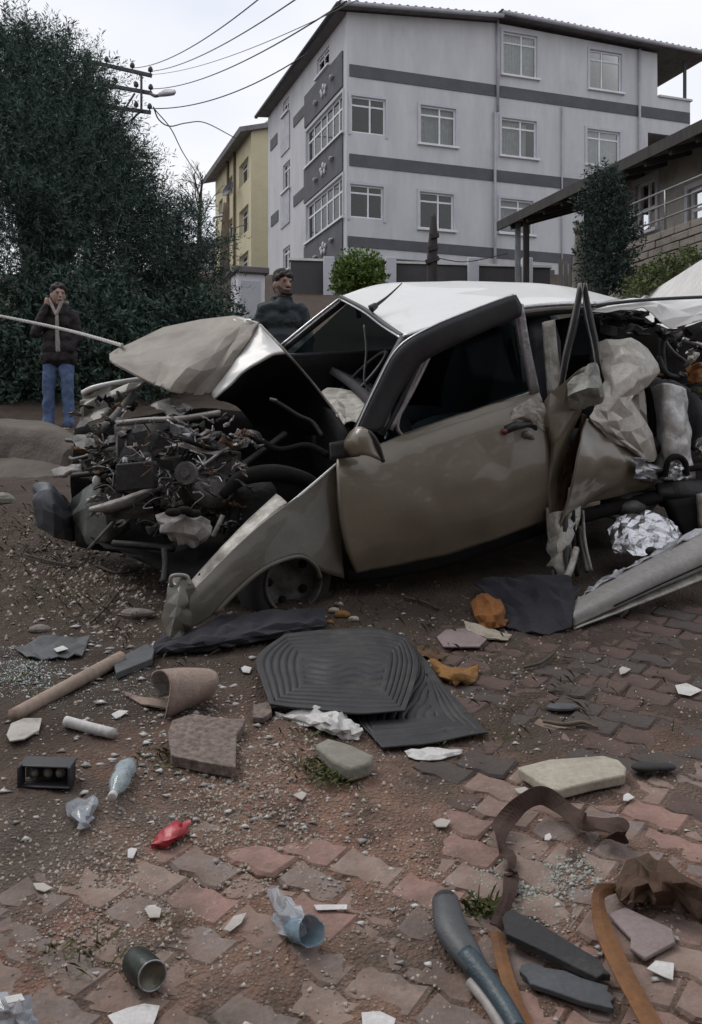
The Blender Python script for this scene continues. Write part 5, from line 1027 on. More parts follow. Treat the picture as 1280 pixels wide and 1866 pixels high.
m_strap = mat('tan_webbing', (.21, .088, .022), (.12, .048, .014), 7, .7, bump=.4, dirt=(.09, .055, .035), damt=.3, dscale=9)
m_leather = mat('brown_fabric', (.075, .038, .020), (.045, .023, .014), 9, .85, bump=.3, dirt=(.13, .095, .07), damt=.35, dscale=9)
m_pink = mat('pink_tile', (.26, .20, .20), (.21, .165, .16), 10, .8, bump=.2, dirt=(.12, .095, .08), damt=.35, dscale=10)
m_moss = mat('mossy_stone', (.24, .225, .19), (.18, .17, .14), 12, .95, bump=.5, dirt=(.10, .10, .055), damt=.4, dscale=14)
m_stone = mat('field_stone', (.23, .20, .18), (.15, .13, .12), 14, .95, bump=.5)
m_dcloth = mat('dark_cloth', (.016, .016, .022), (.026, .025, .032), 8, .95, bump=.4)
def clear(name, tint, alpha):
    m = bpy.data.materials.new(name); m.use_nodes = True; t = m.node_tree; p = t.nodes['Principled BSDF']
    n = t.nodes.new('ShaderNodeTexNoise'); n.inputs['Scale'].default_value = 30; n.inputs['Detail'].default_value = 5
    c = t.nodes.new('ShaderNodeTexCoord'); t.links.new(c.outputs['Object'], n.inputs['Vector'])
    r = t.nodes.new('ShaderNodeMapRange'); r.inputs[1].default_value = .3; r.inputs[2].default_value = .7; r.inputs[3].default_value = alpha - .15; r.inputs[4].default_value = min(1, alpha + .2)
    t.links.new(n.outputs['Fac'], r.inputs[0]); t.links.new(r.outputs[0], p.inputs['Alpha']); p.inputs['Base Color'].default_value = (*tint, 1); p.inputs['Roughness'].default_value = .12; p.inputs['Coat Weight'].default_value = .5
    return m
m_pet = clear('clear_plastic', (.42, .50, .53), .42); m_bag = clear('plastic_bag', (.40, .43, .47), .5); m_cup = clear('blue_plastic', (.24, .36, .44), .62)

# detached sill panel propped beside the rear
sp = thing('sill_panel', 'long pale torn off sill panel propped on the paving at right', 'car panel', C(1100, 1140, -.5))
PT('face', [addw([(1050, 1095), (1125, 1050), (1200, 1010), (1300, 962)], [-.42, -.40, -.38, -.36]), addw([(1044, 1120), (1125, 1080), (1205, 1042), (1300, 1000)], [-.52, -.50, -.48, -.46]), addw([(1043, 1142), (1128, 1104), (1210, 1068), (1300, 1030)], [-.53, -.51, -.49, -.47])], mat('sill_paint', (.30, .285, .27), (.25, .235, .22), 3, .5, bump=.08, dirt=(.24, .21, .18), damt=.32, dscale=6), sp, nr=14, nc=40, crumple=.006, cs=5, solid=.006)
PT('lower_lip', [addw([(1043, 1143), (1128, 1106), (1210, 1070), (1300, 1032)], [-.50, -.48, -.46, -.44]), addw([(1046, 1148), (1130, 1116), (1212, 1084), (1300, 1050)], [-.55, -.53, -.51, -.49])], m_scraped, sp, nr=4, nc=30, crumple=.003, cs=9)
CR('torn_edge', [addw([(1060, 1085), (1120, 1046), (1180, 1016), (1300, 952)], [-.38, -.36, -.34, -.32]), addw([(1052, 1096), (1125, 1052), (1200, 1012), (1300, 964)], [-.43, -.41, -.39, -.37])], m_baremetal, sp, nr=4, nc=24, amp=.016)
TB('groove', [(1120, 1104, -.525), (1210, 1062, -.505), (1300, 1022, -.485)], .004, m_under, sp, seg=5)
fo = crush('metal_foil', [[C(*p) for p in r] for r in ([(1108, 955, .05), (1150, 938, .0), (1200, 935, .0), (1236, 965, .02)], [(1112, 985, -.06), (1150, 968, -.12), (1205, 965, -.12), (1245, 985, -.05)], [(1124, 1008, -.10), (1160, 1012, -.2), (1210, 1010, -.2), (1262, 996, -.12)])], m_foil, None, 10, 15, .016, seed=77, solid=.002, label='crumpled silver foil sheet under the torn rear flank', cat='foil', crease=1.0, levels=1)
mk('rubber_knob', *join([ellipsoid(C(1187, 1004, -.26), (.028, .02, .02)), ellipsoid(C(1190, 1018, -.26), (.018, .02, .028))]), m_rubber, None, label='black rubber knob lying on the edge of the silver foil', cat='knob')
# rope from the left edge to the bonnet
P = [D(-40, 568, 7.2), D(60, 588, 6.7), D(140, 606, 6.2), C(224, 630, 1.28)]; P = cr(np.array([tuple(p) for p in P]), 140)
strands = []
for k in range(3):
    Q = [V(p) + V((0, math.cos(i * .8 + k * 2.094), math.sin(i * .8 + k * 2.094))) * .006 for i, p in enumerate(P)]; strands.append(tube(Q, .0062, 5, n=140))
mk('rope', *join(strands), mat('white_rope', (.55, .54, .52), (.42, .41, .40), 40, .9), None, label='white twisted rope stretched from the left edge to the bonnet', cat='rope')

# floor mats
def ring(d, n=4, a=.05, b=.22): return max(0, math.sin((d - a) / (b - a) * n * math.tau)) if a < d < b else 0
def matfn(r, c):
    d = min(r * .8, c, (1 - r) * .8, 1 - c); h = .007 * ring(d, 5, .04, .26)
    if d > .27: h += .007 * max(0, math.sin((r + .02 * math.sin(c * 26) + .05 * c) * 95)) * (1 if r > .45 else .35)
    return h
def matfn2(r, c):
    d = min(1 - r, 1 - c, c + .1); return 0.007 * max(0, math.sin((r * .6 + c + .02 * math.sin(r * 20)) * 70)) * (1 if d > .25 else 0) + .005 * ring(d, 3, .06, .22)
def matgrid(rows, fn, label, lift):
    v, f = patch([[gpc(p[0], p[1], lift + (p[2] if len(p) > 2 else 0)) for p in r] for r in rows], 110, 150, fn=fn, crumple=.006, cs=5)
    return mk('floor_mat', v, f, m_mat, None, solid=.006, off=0, label=label, cat='car mat', group='rubber car mats')
matgrid([[(735, 1160), (760, 1185), (778, 1205)], [(690, 1235), (750, 1245), (812, 1255)], [(650, 1300), (740, 1300), (845, 1290)], [(697, 1363), (790, 1353), (890, 1336)]], matfn2, 'smooth edged black rubber car mat underneath, its corner pointing right', .018)
matgrid([[(520, 1158, .02), (600, 1148, .02), (680, 1145, .02), (742, 1160, .015)], [(470, 1198, .015), (575, 1195, .02), (690, 1190, .025), (762, 1205, .02)], [(478, 1245, .01), (575, 1248, .015), (680, 1250, .02), (752, 1258, .02)], [(492, 1284, .01), (570, 1293, .015), (660, 1301, .02), (738, 1298, .02)]], matfn, 'ridged black rubber car mat on top, nearest the wing', .03)
sheet('dark_cloth', 'dark crumpled cloth under the front wing', 'cloth', [[(290, 1165, .03), (400, 1128, .05), (500, 1112, .05), (592, 1112, .02)], [(280, 1190, .02), (390, 1160, .06), (500, 1142, .06), (596, 1132, .03)], [(330, 1190, .01), (420, 1178, .02), (510, 1162, .02), (590, 1150, .01)]], m_dcloth, 9, 16, .014, .006)
sheet('floor_liner', 'torn black floor liner hanging below the rear door', 'liner', [[(860, 1060, .05), (940, 1052, .09), (1040, 1050, .12)], [(905, 1105, .02), (970, 1095, .05), (1045, 1095, .09)], [(925, 1145, .008), (985, 1154, .01), (1042, 1140, .03)]], m_dcloth, 8, 9, .012, .006)
# curled carpet scrap
cc = gpc(322, 1258, .060); ax = V((.86, .42, .10)).normalized(); sd = ax.cross(V((0, 0, 1))).normalized(); u2 = sd.cross(ax); vs = []
for i in range(16):
    s = i / 15
    for k in range(40):
        th = -2.0 + 4.9 * k / 39; r = (.080 - .030 * s) * (1 + .06 * math.sin(3 * th + s * 4)); vs.append(cc + ax * (-.05 + .17 * s + .012 * math.sin(th * 2)) + (sd * math.sin(th) * 1.15 + u2 * math.cos(th) * .95) * r)
cp_ = mk('carpet_scrap', vs, grid_faces(16, 40), m_carpet, None, solid=.007, mats=[m_carpet, m_felt2], label='curled beige carpet scrap standing open like a cone', cat='carpet')
sheet('carpet_strip', 'flat pale carpet strip in front of the curled carpet scrap', 'carpet', [[(226, 1260, .01), (270, 1272, .012), (318, 1276, .02), (352, 1268, .03)], [(232, 1268, .008), (268, 1286, .01), (320, 1292, .012), (348, 1280, .015)]], m_carpet, 4, 9, .005, .006)
# pipe and bracket
mk('pipe', *tube([GP((24, 1304, .02)), GP((110, 1258, .024)), GP((222, 1198, .03))], [.0225, .024, .025], 14, cap=True), m_pipeb, None, label='dusty brown pipe lying at the left', cat='pipe')
slab('bracket', 'grey metal bracket between the brown pipe and the wing', 'bracket', [(206, 1204), (268, 1172), (282, 1182), (278, 1200), (212, 1226)], .025, m_greyplate)
sheet('metal_sheet', 'flat dark grey torn sheet at the left', 'sheet metal', [[(24, 1182, .01), (80, 1162, .02), (165, 1160, .02)], [(48, 1198, .006), (100, 1202, .01), (150, 1192, .012)]], m_greyplate, 5, 8, .01, .004)
slab('paper_scrap', 'white torn scrap on the dark grey sheet', 'scrap', [(98, 1182, .02), (115, 1176, .02), (125, 1182, .02), (104, 1188, .02)], .002, m_paper)
slab('plastic_scrap', 'pale broken plastic piece at the end of the brown pipe', 'plastic', [(12, 1338), (20, 1318), (44, 1308), (77, 1308), (72, 1330), (44, 1346), (18, 1350)], .006, m_card)
mk('tube', *tube([GP((120, 1314, .015)), GP((160, 1325, .015)), GP((208, 1337, .015))], [.017, .0175, .017], 12), m_paper, None, label='short white plastic tube near the brown pipe', cat='tube')
# bottle
p0, p1 = GP((238, 1382, .03)), GP((200, 1462, .03)); axb = (p1 - p0); Lb = .175; axb.normalize(); p0 = (p0 + p1) / 2 - axb * Lb / 2
bo = thing('bottle', 'crushed clear plastic water bottle lying on the gravel', 'bottle', p0)
v, f = lathe(p0, axb, [(.0, .0), (.022, .002), (.028, .01), (.029, .03), (.027, .034), (.029, .05), (.0265, .06), (.029, .075), (.028, .10), (.024, .125), (.014, .15), (.011, .158), (.011, .17)], 20)
v = [p + V((0, 0, 1)) * (.006 * mnoise.noise(p * 30)) + V((1, 0, 0)) * .005 * mnoise.noise(p * 26 + V((4, 0, 0))) for p in v]
mk('body', v, f, m_pet, bo, solid=.0012); mk('cap', *lathe(p0 + axb * .168, axb, [(.0125, 0), (.0125, .014), (.011, .016), (.001, .016)], 14), m_paper, bo)
bx0 = GP((84, 1412, .03)); hb = thing('lamp_housing', 'broken black lamp housing with an open front at the left', 'housing', bx0)
mk('shell', *join([box(bx0 + V((0, .02, .03)), .155, .06, .006, (1, -.12, 0), (.12, 1, .2)), box(bx0 + V((-.07, 0, .0)), .006, .06, .06, (1, -.12, 0)), box(bx0 + V((.072, 0, -.005)), .008, .05, .065, (1, -.12, .1)), box(bx0 + V((0, .045, .0)), .15, .006, .06, (1, -.12, 0)), box(bx0 + V((0, .01, -.028)), .15, .07, .006, (1, -.12, 0))]), m_black, hb, smooth=False, bevel=.003)
for dx in (-.04, .0, .035): mk('bulb_socket', *ellipsoid(bx0 + V((dx, .02, 0)), (.014, .012, .014), None, 10, 6), m_engpale, hb)
sheet('plastic_sheet', 'crumpled clear plastic piece below the bottle', 'plastic', [[(118, 1460, .01), (150, 1452, .03), (178, 1462, .01)], [(124, 1486, .01), (152, 1488, .03), (174, 1480, .01)], [(146, 1508, .005), (154, 1510, .008), (162, 1504, .005)]], m_bag, 5, 6, .014, .001)
slab('chipboard', 'speckled chipboard block with a torn corner', 'board', [(306, 1334), (314, 1312), (352, 1300), (402, 1308), (448, 1310), (440, 1328), (432, 1334), (430, 1398), (372, 1388), (312, 1376)], .034, m_chip)
slab('chipboard', 'small speckled tile beside the rubber mat', 'tile', [(462, 1284), (494, 1276), (496, 1298), (480, 1308), (460, 1306)], .018, m_chip)
sheet('tissue', 'crumpled white tissue at the edge of the rubber mats', 'tissue', [[(500, 1298, .008), (555, 1296, .03), (592, 1288, .055), (625, 1300, .04), (656, 1322, .02)], [(502, 1304, .006), (550, 1312, .02), (588, 1312, .05), (622, 1328, .04), (658, 1338, .02)], [(508, 1310, .004), (552, 1320, .008), (590, 1330, .02), (622, 1342, .01), (652, 1350, .005)]], m_paper, 8, 14, .014, .002)
slab('stone_block', 'mossy pale stone block below the tissue', 'stone', [(574, 1356), (598, 1344), (640, 1356), (682, 1376), (676, 1390), (640, 1402), (604, 1384)], .04, m_moss, bevel=.008)
sheet('paper_scrap', 'flat white paper scrap below the corner of the mats', 'paper', [[(738, 1368, .01), (780, 1362, .015), (844, 1366, .008)], [(745, 1380, .006), (785, 1386, .01), (838, 1374, .006)]], m_paper, 4, 7, .006, .0015)
slab('foam_board', 'pale clipped corner foam board on the paving', 'board', [(942, 1398), (1000, 1383), (1100, 1376), (1128, 1384), (1142, 1398), (1140, 1412), (1080, 1424), (1018, 1440), (1000, 1436)], .030, m_foam, bevel=.005)
mk('shoe_sole', *join([ellipsoid(GP((1178, 1398, .02)), (.045, .03, .014)), ellipsoid(GP((1208, 1398, .018)), (.04, .024, .012))]), m_rubber, None, label='black shoe sole right of the pale foam board', cat='shoe')
rock('disc_stone', 'flat dark disc above the pale foam board', 1026, 1288, .055, .04, .012, m_greyplate, 4, 'disc')
mk('stick', *tube([GP((990, 1314, .012)), GP((1030, 1320, .014)), GP((1062, 1316, .014)), GP((1090, 1326, .01))], [.006, .008, .007, .004], 6), m_wood, None, label='bent wooden stick above the foam board', cat='stick')
sheet('red_plastic', 'bright red plastic scrap on the dark soil', 'plastic', [[(288, 1514, .01), (314, 1496, .03), (346, 1494, .012)], [(276, 1538, .006), (310, 1526, .035), (344, 1512, .012)], [(278, 1548, .003), (312, 1540, .006), (336, 1524, .004)]], m_red, 6, 7, .010, .002)
# can
ca0 = GP((262, 1764, .034)); cax = V((.42, -.62, .05)).normalized(); cn = thing('drink_can', 'dented dark green drink can at the lower left', 'can', ca0)
v, f = lathe(ca0 - cax * .05, cax, [(.001, 0), (.024, .0), (.031, .008), (.033, .02), (.033, .085), (.030, .094)], 24); v = [p + V((0, 0, -.010 * max(0, mnoise.noise(p * 22)))) for p in v]
mk('body', v, f, mat('can_green', (.03, .042, .028), (.018, .022, .026), 18, .4, .5, dirt=(.10, .08, .06), damt=.4, dscale=20), cn)
mk('lid', *lathe(ca0 + cax * .044, cax, [(.030, 0), (.031, .003), (.028, .003), (.026, -.003), (.001, -.003)], 24), mat('can_lid', (.17, .16, .12), (.11, .10, .08), 12, .4, .6), cn)
mk('pull_rim', *tube([ca0 + cax * .046 + (cax.orthogonal().normalized() * math.cos(a) + cax.cross(cax.orthogonal().normalized()) * math.sin(a)) * .030 for a in np.linspace(0, math.tau, 25)], .0022, 5, n=50), m_baremetal, cn)
# crumpled cup
cu = GP((546, 1694, .03)); cua = V((.5, -.7, .25)).normalized(); ct_ = thing('plastic_cup', 'crushed bluish plastic cup with a torn sleeve', 'cup', cu)
v, f = lathe(cu - cua * .03, cua, [(.001, 0), (.022, 0), (.026, .02), (.029, .05), (.033, .075), (.034, .078)], 20); v = [p + V((mnoise.noise(p * 40), 0, mnoise.noise(p * 36 + V((3, 1, 0))))) * .009 for p in v]
mk('body', v, f, m_cup, ct_, solid=.0012)
_cs[0] += 3; crush('sleeve', [[GP(p) for p in r] for r in ([(488, 1626, .006), (512, 1622, .03), (540, 1650, .03)], [(494, 1668, .006), (520, 1660, .04), (556, 1668, .05)], [(508, 1704, .004), (534, 1706, .02), (560, 1704, .03)])], m_bag, ct_, 6, 6, .012, seed=_cs[0], solid=.001, off=0)
slab('card', 'white card scrap at the bottom left edge of the picture', 'card', [(196, 1850), (232, 1836), (264, 1828), (292, 1832), (284, 1856), (270, 1890), (225, 1890)], .003, m_paper)
sheet('plastic_bag', 'crumpled bluish plastic bag in the bottom left corner', 'bag', [[(-20, 1818, .02), (20, 1812, .04), (58, 1830, .01)], [(-20, 1850, .03), (24, 1845, .06), (62, 1856, .015)], [(-20, 1890, .01), (24, 1890, .02), (66, 1890, .008)]], m_bag, 7, 8, .018, .001)
slab('paper_scrap', 'small white paper lying on the plastic bag', 'paper', [(8, 1816, .05), (40, 1810, .05), (46, 1822, .05), (14, 1828, .05)], .002, m_paper)
# angled grey plastic grip
gr = thing('tool_grip', 'bent grey plastic tool grip with a blue lower arm', 'tool', GP((860, 1740)))
mk('grip', *tube([GP((812, 1640, .035)), GP((822, 1690, .035)), GP((846, 1730, .035)), GP((872, 1768, .032))], [.031, .037, .034, .024], 14, flat=.75), mat('grey_plastic', (.065, .070, .076), (.042, .045, .049), 6, .5, bump=.2, dirt=(.13, .11, .09), damt=.35, dscale=10), gr)
mk('arm', *tube([GP((850, 1742, .034)), GP((890, 1790, .03)), GP((930, 1850, .028)), GP((945, 1880, .028))], [.026, .022, .019, .018], 14), mat('blue_plastic_arm', (.028, .055, .072), (.02, .036, .046), 8, .4, bump=.4, bscale=150, dirt=(.12, .10, .08), damt=.3, dscale=12), gr)
mk('rail', *tube([GP((858, 1790, .015)), GP((890, 1830, .014)), GP((920, 1880, .014))], .012, 10), m_engpale, gr)
mk('end_cap', *ellipsoid(GP((812, 1642, .035)), (.03, .02, .026)), m_slated, gr)
# straps
def strap(name, label, path, wid, m, thick=.003, cat='strap'):
    P = cr(np.array([tuple(GP(p)) for p in path]), len(path) * 8); Wd = cr(np.array([[w_] for w_ in wid]), len(P), True)[:, 0]; T = np.gradient(P, axis=0); L_r, R_r = [], []
    tw = cr(np.array([[p[3] if len(p) > 3 else 0] for p in path], float), len(P))[:, 0]
    for i in range(len(P)):
        t = V(T[i]).normalized(); s = t.cross(V((0, -.2, 1))).normalized(); u = s.cross(t); d = (s * math.cos(tw[i]) + u * math.sin(tw[i])) * Wd[i] / 2; L_r.append(V(P[i]) - d); R_r.append(V(P[i]) + d)
    mid = [(a + b) / 2 + V((0, 0, .003)) for a, b in zip(L_r, R_r)]
    return mk(name, L_r + mid + R_r, grid_faces(3, len(P)), m, None, smooth=False, solid=thick, off=0, label=label, cat=cat)
strap('strap', 'long dark brown strap looping from the foam board to the planks', [(1100, 1530, .02, .2), (1138, 1524, .05, 1.3), (1130, 1506, .055, .9), (1085, 1500, .03, .1), (1062, 1496, .05, 1.1), (1035, 1478, .03, .2), (990, 1450, .055, 1.1), (952, 1464, .06, 1.2), (915, 1505, .03, .3), (912, 1530, .04, .9), (926, 1560, .025, .1), (930, 1580, .04, 1.2), (932, 1600, .02, .1), (924, 1640, .035, .9), (905, 1690, .025, .4)], [.04, .05, .045, .05, .045, .05, .05, .048, .05, .04, .042, .03, .038, .034, .034], m_brown)
strap('strap', 'ochre brown strap end passing beside the bent grey handle', [(905, 1700, .03, .2), (918, 1760, .02, .1), (938, 1820, .02, .1), (965, 1880, .02, .1)], [.03, .03, .03, .03], m_strap)
strap('strap', 'broad tan strap running to the bottom edge of the picture', [(1122, 1618, .03, 1.2), (1092, 1630, .05, .8), (1100, 1690, .045, .3), (1130, 1760, .04, .2), (1165, 1825, .035, .2), (1200, 1890, .03, .2)], [.02, .034, .046, .048, .048, .048], m_strap)
sheet('fabric', 'folded dark brown fabric at the right edge', 'fabric', [[(1118, 1612, .02), (1160, 1560, .03), (1210, 1575, .05), (1300, 1620, .06)], [(1130, 1640, .03), (1175, 1610, .06), (1215, 1600, .10), (1300, 1650, .07)], [(1150, 1645, .01), (1190, 1640, .03), (1230, 1660, .03), (1300, 1690, .02)]], m_leather, 8, 11, .02, .005)
slab('plank', 'dark grey plank lying against the tan strap', 'plank', [(915, 1672, .02), (922, 1662, .02), (934, 1656, .02), (1000, 1692, .02), (1062, 1730, .01), (1094, 1748, .01), (1102, 1764, .005), (1114, 1776, .005), (1100, 1774, .005), (1088, 1782, .005), (990, 1732, .015), (922, 1700, .02)], .016, m_slated, bevel=.002)
slab('plank', 'lighter grey broken plank below the dark plank', 'plank', [(946, 1768), (950, 1758), (964, 1753), (990, 1762), (1030, 1768), (1062, 1782), (1110, 1796), (1108, 1806), (1122, 1818), (1114, 1824), (1120, 1838), (1060, 1824), (1010, 1806), (966, 1792), (960, 1780)], .012, m_slate, bevel=.002)
slab('tile', 'broken pale pink tile right of the tan strap', 'tile', [(1108, 1664), (1140, 1652), (1226, 1692), (1232, 1716), (1176, 1746), (1148, 1726), (1150, 1708)], .010, m_pink)
# around the car
sheet('orange_cloth', 'crumpled orange cloth under the door', 'cloth', [[(862, 1100, .02), (890, 1084, .06), (922, 1098, .02)], [(866, 1128, .02), (896, 1112, .07), (924, 1128, .02)], [(878, 1144, .006), (900, 1146, .01), (920, 1142, .006)]], m_orange, 6, 7, .02, .004)
sheet('plastic_plate', 'cream curved plate in front of the orange cloth', 'plate', [[(846, 1132, .03), (880, 1142, .03), (932, 1158, .012)], [(850, 1148, .015), (884, 1162, .012), (926, 1168, .006)]], m_foam, 4, 8, .005, .006)
slab('card', 'pale pink card left of the orange cloth', 'card', [(796, 1160), (812, 1147), (850, 1144), (888, 1164), (874, 1178), (808, 1178)], .008, m_pink)
sheet('foam_scrap', 'ochre foam scrap below the pink card', 'foam', [[(784, 1204, .01), (820, 1212, .03), (872, 1216, .012)], [(796, 1226, .01), (830, 1238, .035), (872, 1234, .015)], [(806, 1240, .004), (832, 1246, .006), (862, 1244, .004)]], m_ochre, 6, 7, .014, .008)
sheet('dark_scrap', 'dark reddish scrap between the pink card and the ochre foam', 'scrap', [[(760, 1178, .015), (790, 1182, .02), (812, 1192, .01)], [(765, 1196, .006), (792, 1202, .01), (808, 1204, .006)]], m_rust, 4, 6, .012, .003)
for k, (x, y, r, lb) in enumerate(((608, 1112, .018, 'pale foam crumb left of the largest crumb by the wheel'), (626, 1120, .026, 'largest ochre foam crumb beside the front wheel'), (644, 1128, .018, 'rightmost pale foam crumb beside the front wheel'), (602, 1134, .014, 'lowest small ochre foam crumb beside the front wheel'), (618, 1100, .014, 'uppermost small pale foam crumb beside the front wheel'))):
    rock('foam_crumb', lb, x, y, r * 1.3, r, r * .7, m_ochre if k % 2 else m_foam, 50 + k, 'foam', 'ochre foam crumbs beside the front wheel')
WS = [((1232, 1250), (1250, 1246), (1280, 1258), (1262, 1268), (1240, 1264), 'white paper scrap near the right edge of the picture'), ((1182, 1766), (1196, 1748), (1232, 1756), (1226, 1784), (1210, 1780), 'white tile chip right of the tan strap'), ((1133, 1450), (1142, 1445), (1160, 1454), (1146, 1458), (1138, 1458), 'small white chip below the foam board corner'), ((992, 1522), (1002, 1519), (1010, 1526), (1000, 1531), (994, 1530), 'tiny white chip inside the strap loop'), ((408, 1694), (424, 1668), (452, 1662), (440, 1680), (418, 1698), 'pale paper shard left of the plastic cup'), ((568, 1650), (598, 1647), (636, 1648), (636, 1656), (575, 1658), 'long white strip right of the plastic cup'), ((230, 1548), (238, 1544), (250, 1546), (240, 1562), (233, 1562), 'white chip left of the red plastic scrap'), ((64, 1608), (78, 1606), (94, 1618), (82, 1624), (70, 1620), 'pale chip on the brown soil at the left'), ((266, 1656), (284, 1648), (298, 1656), (292, 1670), (276, 1672), 'pale stone chip below the red plastic scrap'), ((534, 1446), (548, 1440), (562, 1446), (552, 1456), (540, 1455), 'pale chip below the mossy stone block'), ((206, 1302), (220, 1293), (234, 1296), (224, 1306), (212, 1309), 'white chip right of the white tube'), ((436, 1216), (446, 1212), (458, 1218), (452, 1225), (440, 1223), 'white chip left of the ridged mat'), ((790, 1498), (806, 1490), (826, 1496), (816, 1508), (798, 1508), 'pale chip left of the strap loop'), ((942, 1438), (960, 1434), (976, 1440), (966, 1446), (948, 1446), 'pale chip tucked beneath the strap loop top'), ((660, 1846), (690, 1840), (722, 1856), (716, 1890), (664, 1890), 'white card corner at the bottom edge of the picture'), ((1126, 1220), (1138, 1212), (1150, 1220), (1140, 1228), (1130, 1227), 'pale chip on the paving below the sill panel')]
for a in WS: slab('paper_scrap' if 'paper' in a[5] or 'card' in a[5] else 'chip', a[5], 'scrap', [(p[0] + random.uniform(-4, 4), p[1] + random.uniform(-2, 2)) for p in a[:5]], .003 if 'chip' in a[5] else .0015, m_paper if 'white' in a[5] else m_card)
rock('stone', 'long pale stone left of the wing nose', 252, 1118, .075, .04, .025, m_stone, 1); rock('stone', 'flat pale stone above the dark grey sheet', 72, 1147, .05, .035, .02, m_stone, 2)
rock('stone', 'mossy dark lump at the left edge by the bank', 4, 912, .09, .06, .05, m_moss, 3)
for k, (a, b, c, l) in enumerate((((45, 1010), (90, 1022), (140, 1034), 'dark bent rod on the soil at the left'), ((175, 1030), (215, 1044), (250, 1040), 'short dark stick below the bumper'), ((735, 1088), (770, 1096), (800, 1110), 'thin dark wire under the door'), ((1010, 1190), (985, 1208), (955, 1216), 'thin bent wire below the torn strips'), ((215, 1080), (190, 1110), (165, 1135), 'thin twig above the long pale stone'))):
    mk('stick', *tube([GP((*a, .012)), GP((*b, .016)), GP((*c, .012))], .006, 6), m_bark, None, label=l, cat='stick')

# ---- loose gravel, glass and weeds: uncountable stuff
def chips(name, label, cat, zones, m, seed, kind='stuff'):
    rg = np.random.default_rng(seed); A, Fc = [], []; base = np.array([[1, 0, -.6], [-.6, .9, -.6], [-.5, -.9, -.5], [.2, .1, .8]]); tri = np.array([[0, 1, 2], [0, 3, 1], [1, 3, 2], [2, 3, 0]])
    k = 0
    for x0, y0, x1, y1, n, s0, s1, flat in zones:
        for _ in range(n):
            px, py = rg.uniform(x0, x1), rg.uniform(y0, y1)
            if rg.random() < .6: px, py = x0 + (x1 - x0) * (.5 + .2 * rg.normal()), y0 + (y1 - y0) * (.5 + .22 * rg.normal())
            Y = FPX * CAMH / max(60, py - 480); X = (px - CX) / FPX * Y; s = s0 + (s1 - s0) * rg.random() ** 3
            z = G(X, Y) + max(cover(X, Y), -.004) + s * .15
            q = base * (rg.uniform(.6, 1.3, (4, 3))) * s * np.array([1, 1, flat]); a = rg.uniform(0, 6.28); ca_, sa_ = math.cos(a), math.sin(a)
            q = q @ np.array([[ca_, sa_, 0], [-sa_, ca_, 0], [0, 0, 1]]); A.append(q + np.array([X, Y, z])); Fc.append(tri + k); k += 4
    return leafmesh(name, np.concatenate(A), np.concatenate(Fc), m, None, kind=kind, label=label, cat=cat)
m_gravel = mat('gravel_mix', (.13, .095, .075), (.50, .43, .37), 30, .9, island=True, bump=.2)
chips('gravel', 'loose gravel and crumbs scattered over the soil', 'gravel', [(-40, 1180, 1320, 1900, 4600, .001, .011, .7), (0, 1480, 420, 1760, 4200, .001, .010, .7), (240, 1280, 700, 1620, 4600, .001, .012, .7), (640, 1500, 900, 1700, 900, .002, .009, .7), (0, 920, 320, 1180, 1500, .004, .022, .7), (150, 960, 640, 1180, 500, .004, .016, .7), (560, 1060, 1280, 1400, 1200, .003, .011, .6)], m_gravel, 3)
m_shard = mat('glass_crumbs', (.10, .145, .14), (.40, .47, .47), 30, .12, island=True, bump=0, spec=.9)
chips('glass_crumbs', 'greenish broken glass crumbs beside the brown pipe', 'glass', [(-30, 1190, 120, 1290, 1100, .003, .007, .8), (60, 1220, 420, 1330, 1000, .002, .006, .8), (260, 1340, 520, 1560, 500, .002, .005, .8), (560, 760, 640, 800, 0, .002, .004, 1)], m_shard, 5)
m_litterw = mat('scrap_mix', (.13, .115, .105), (.62, .60, .58), 30, .8, island=True)
chips('small_scraps', 'small flat paper, glass and plastic scraps strewn over the ground', 'scraps', [(-30, 1190, 560, 1560, 420, .004, .026, .25), (-30, 1190, 1300, 1880, 320, .004, .022, .25), (560, 1060, 1000, 1260, 110, .005, .024, .25), (0, 1080, 300, 1340, 220, .005, .030, .25), (820, 1440, 1280, 1860, 90, .004, .018, .3), (240, 1160, 520, 1420, 160, .004, .024, .3)], m_litterw, 15)
m_mortar = mat('mortar_crumbs', (.22, .22, .19), (.40, .40, .37), 30, .95, island=True)
chips('mortar_rubble', 'pale grey mortar crumbs spread inside the strap loop', 'rubble', [(850, 1560, 1090, 1640, 1500, .003, .012, .6), (900, 1640, 1080, 1710, 300, .002, .008, .6)], m_mortar, 6)
m_dry = mat('dry_litter', (.10, .075, .04), (.05, .055, .025), 20, .95, island=True)
def tufts(name, label, spots, m, seed, n=60, h=.05):
    rg = np.random.default_rng(seed); A = []
    for px, py, sp_, cnt in spots:
        for _ in range(cnt):
            p = gpc(px + rg.normal() * sp_, py + rg.normal() * sp_ * .45, .0); b = np.array(p); a = rg.uniform(0, 6.28); L = h * rg.uniform(.4, 1.2)
            d = np.array([math.cos(a) * .8, math.sin(a) * .8, rg.uniform(.3, 1.1)]); s = np.array([-math.sin(a), math.cos(a), 0]) * .0022
            A.append(np.stack([b - s, b + s, b + d * L * .7 + s * .6, b + d * L * np.array([1.2, 1.2, .8])]))
    A = np.concatenate(A); return leafmesh(name, A, np.arange(len(A)).reshape(-1, 4), m, None, kind='stuff', label=label, cat='weeds')
m_weed = mat('weed_green', (.06, .075, .02), (.11, .11, .04), 20, .9, island=True)
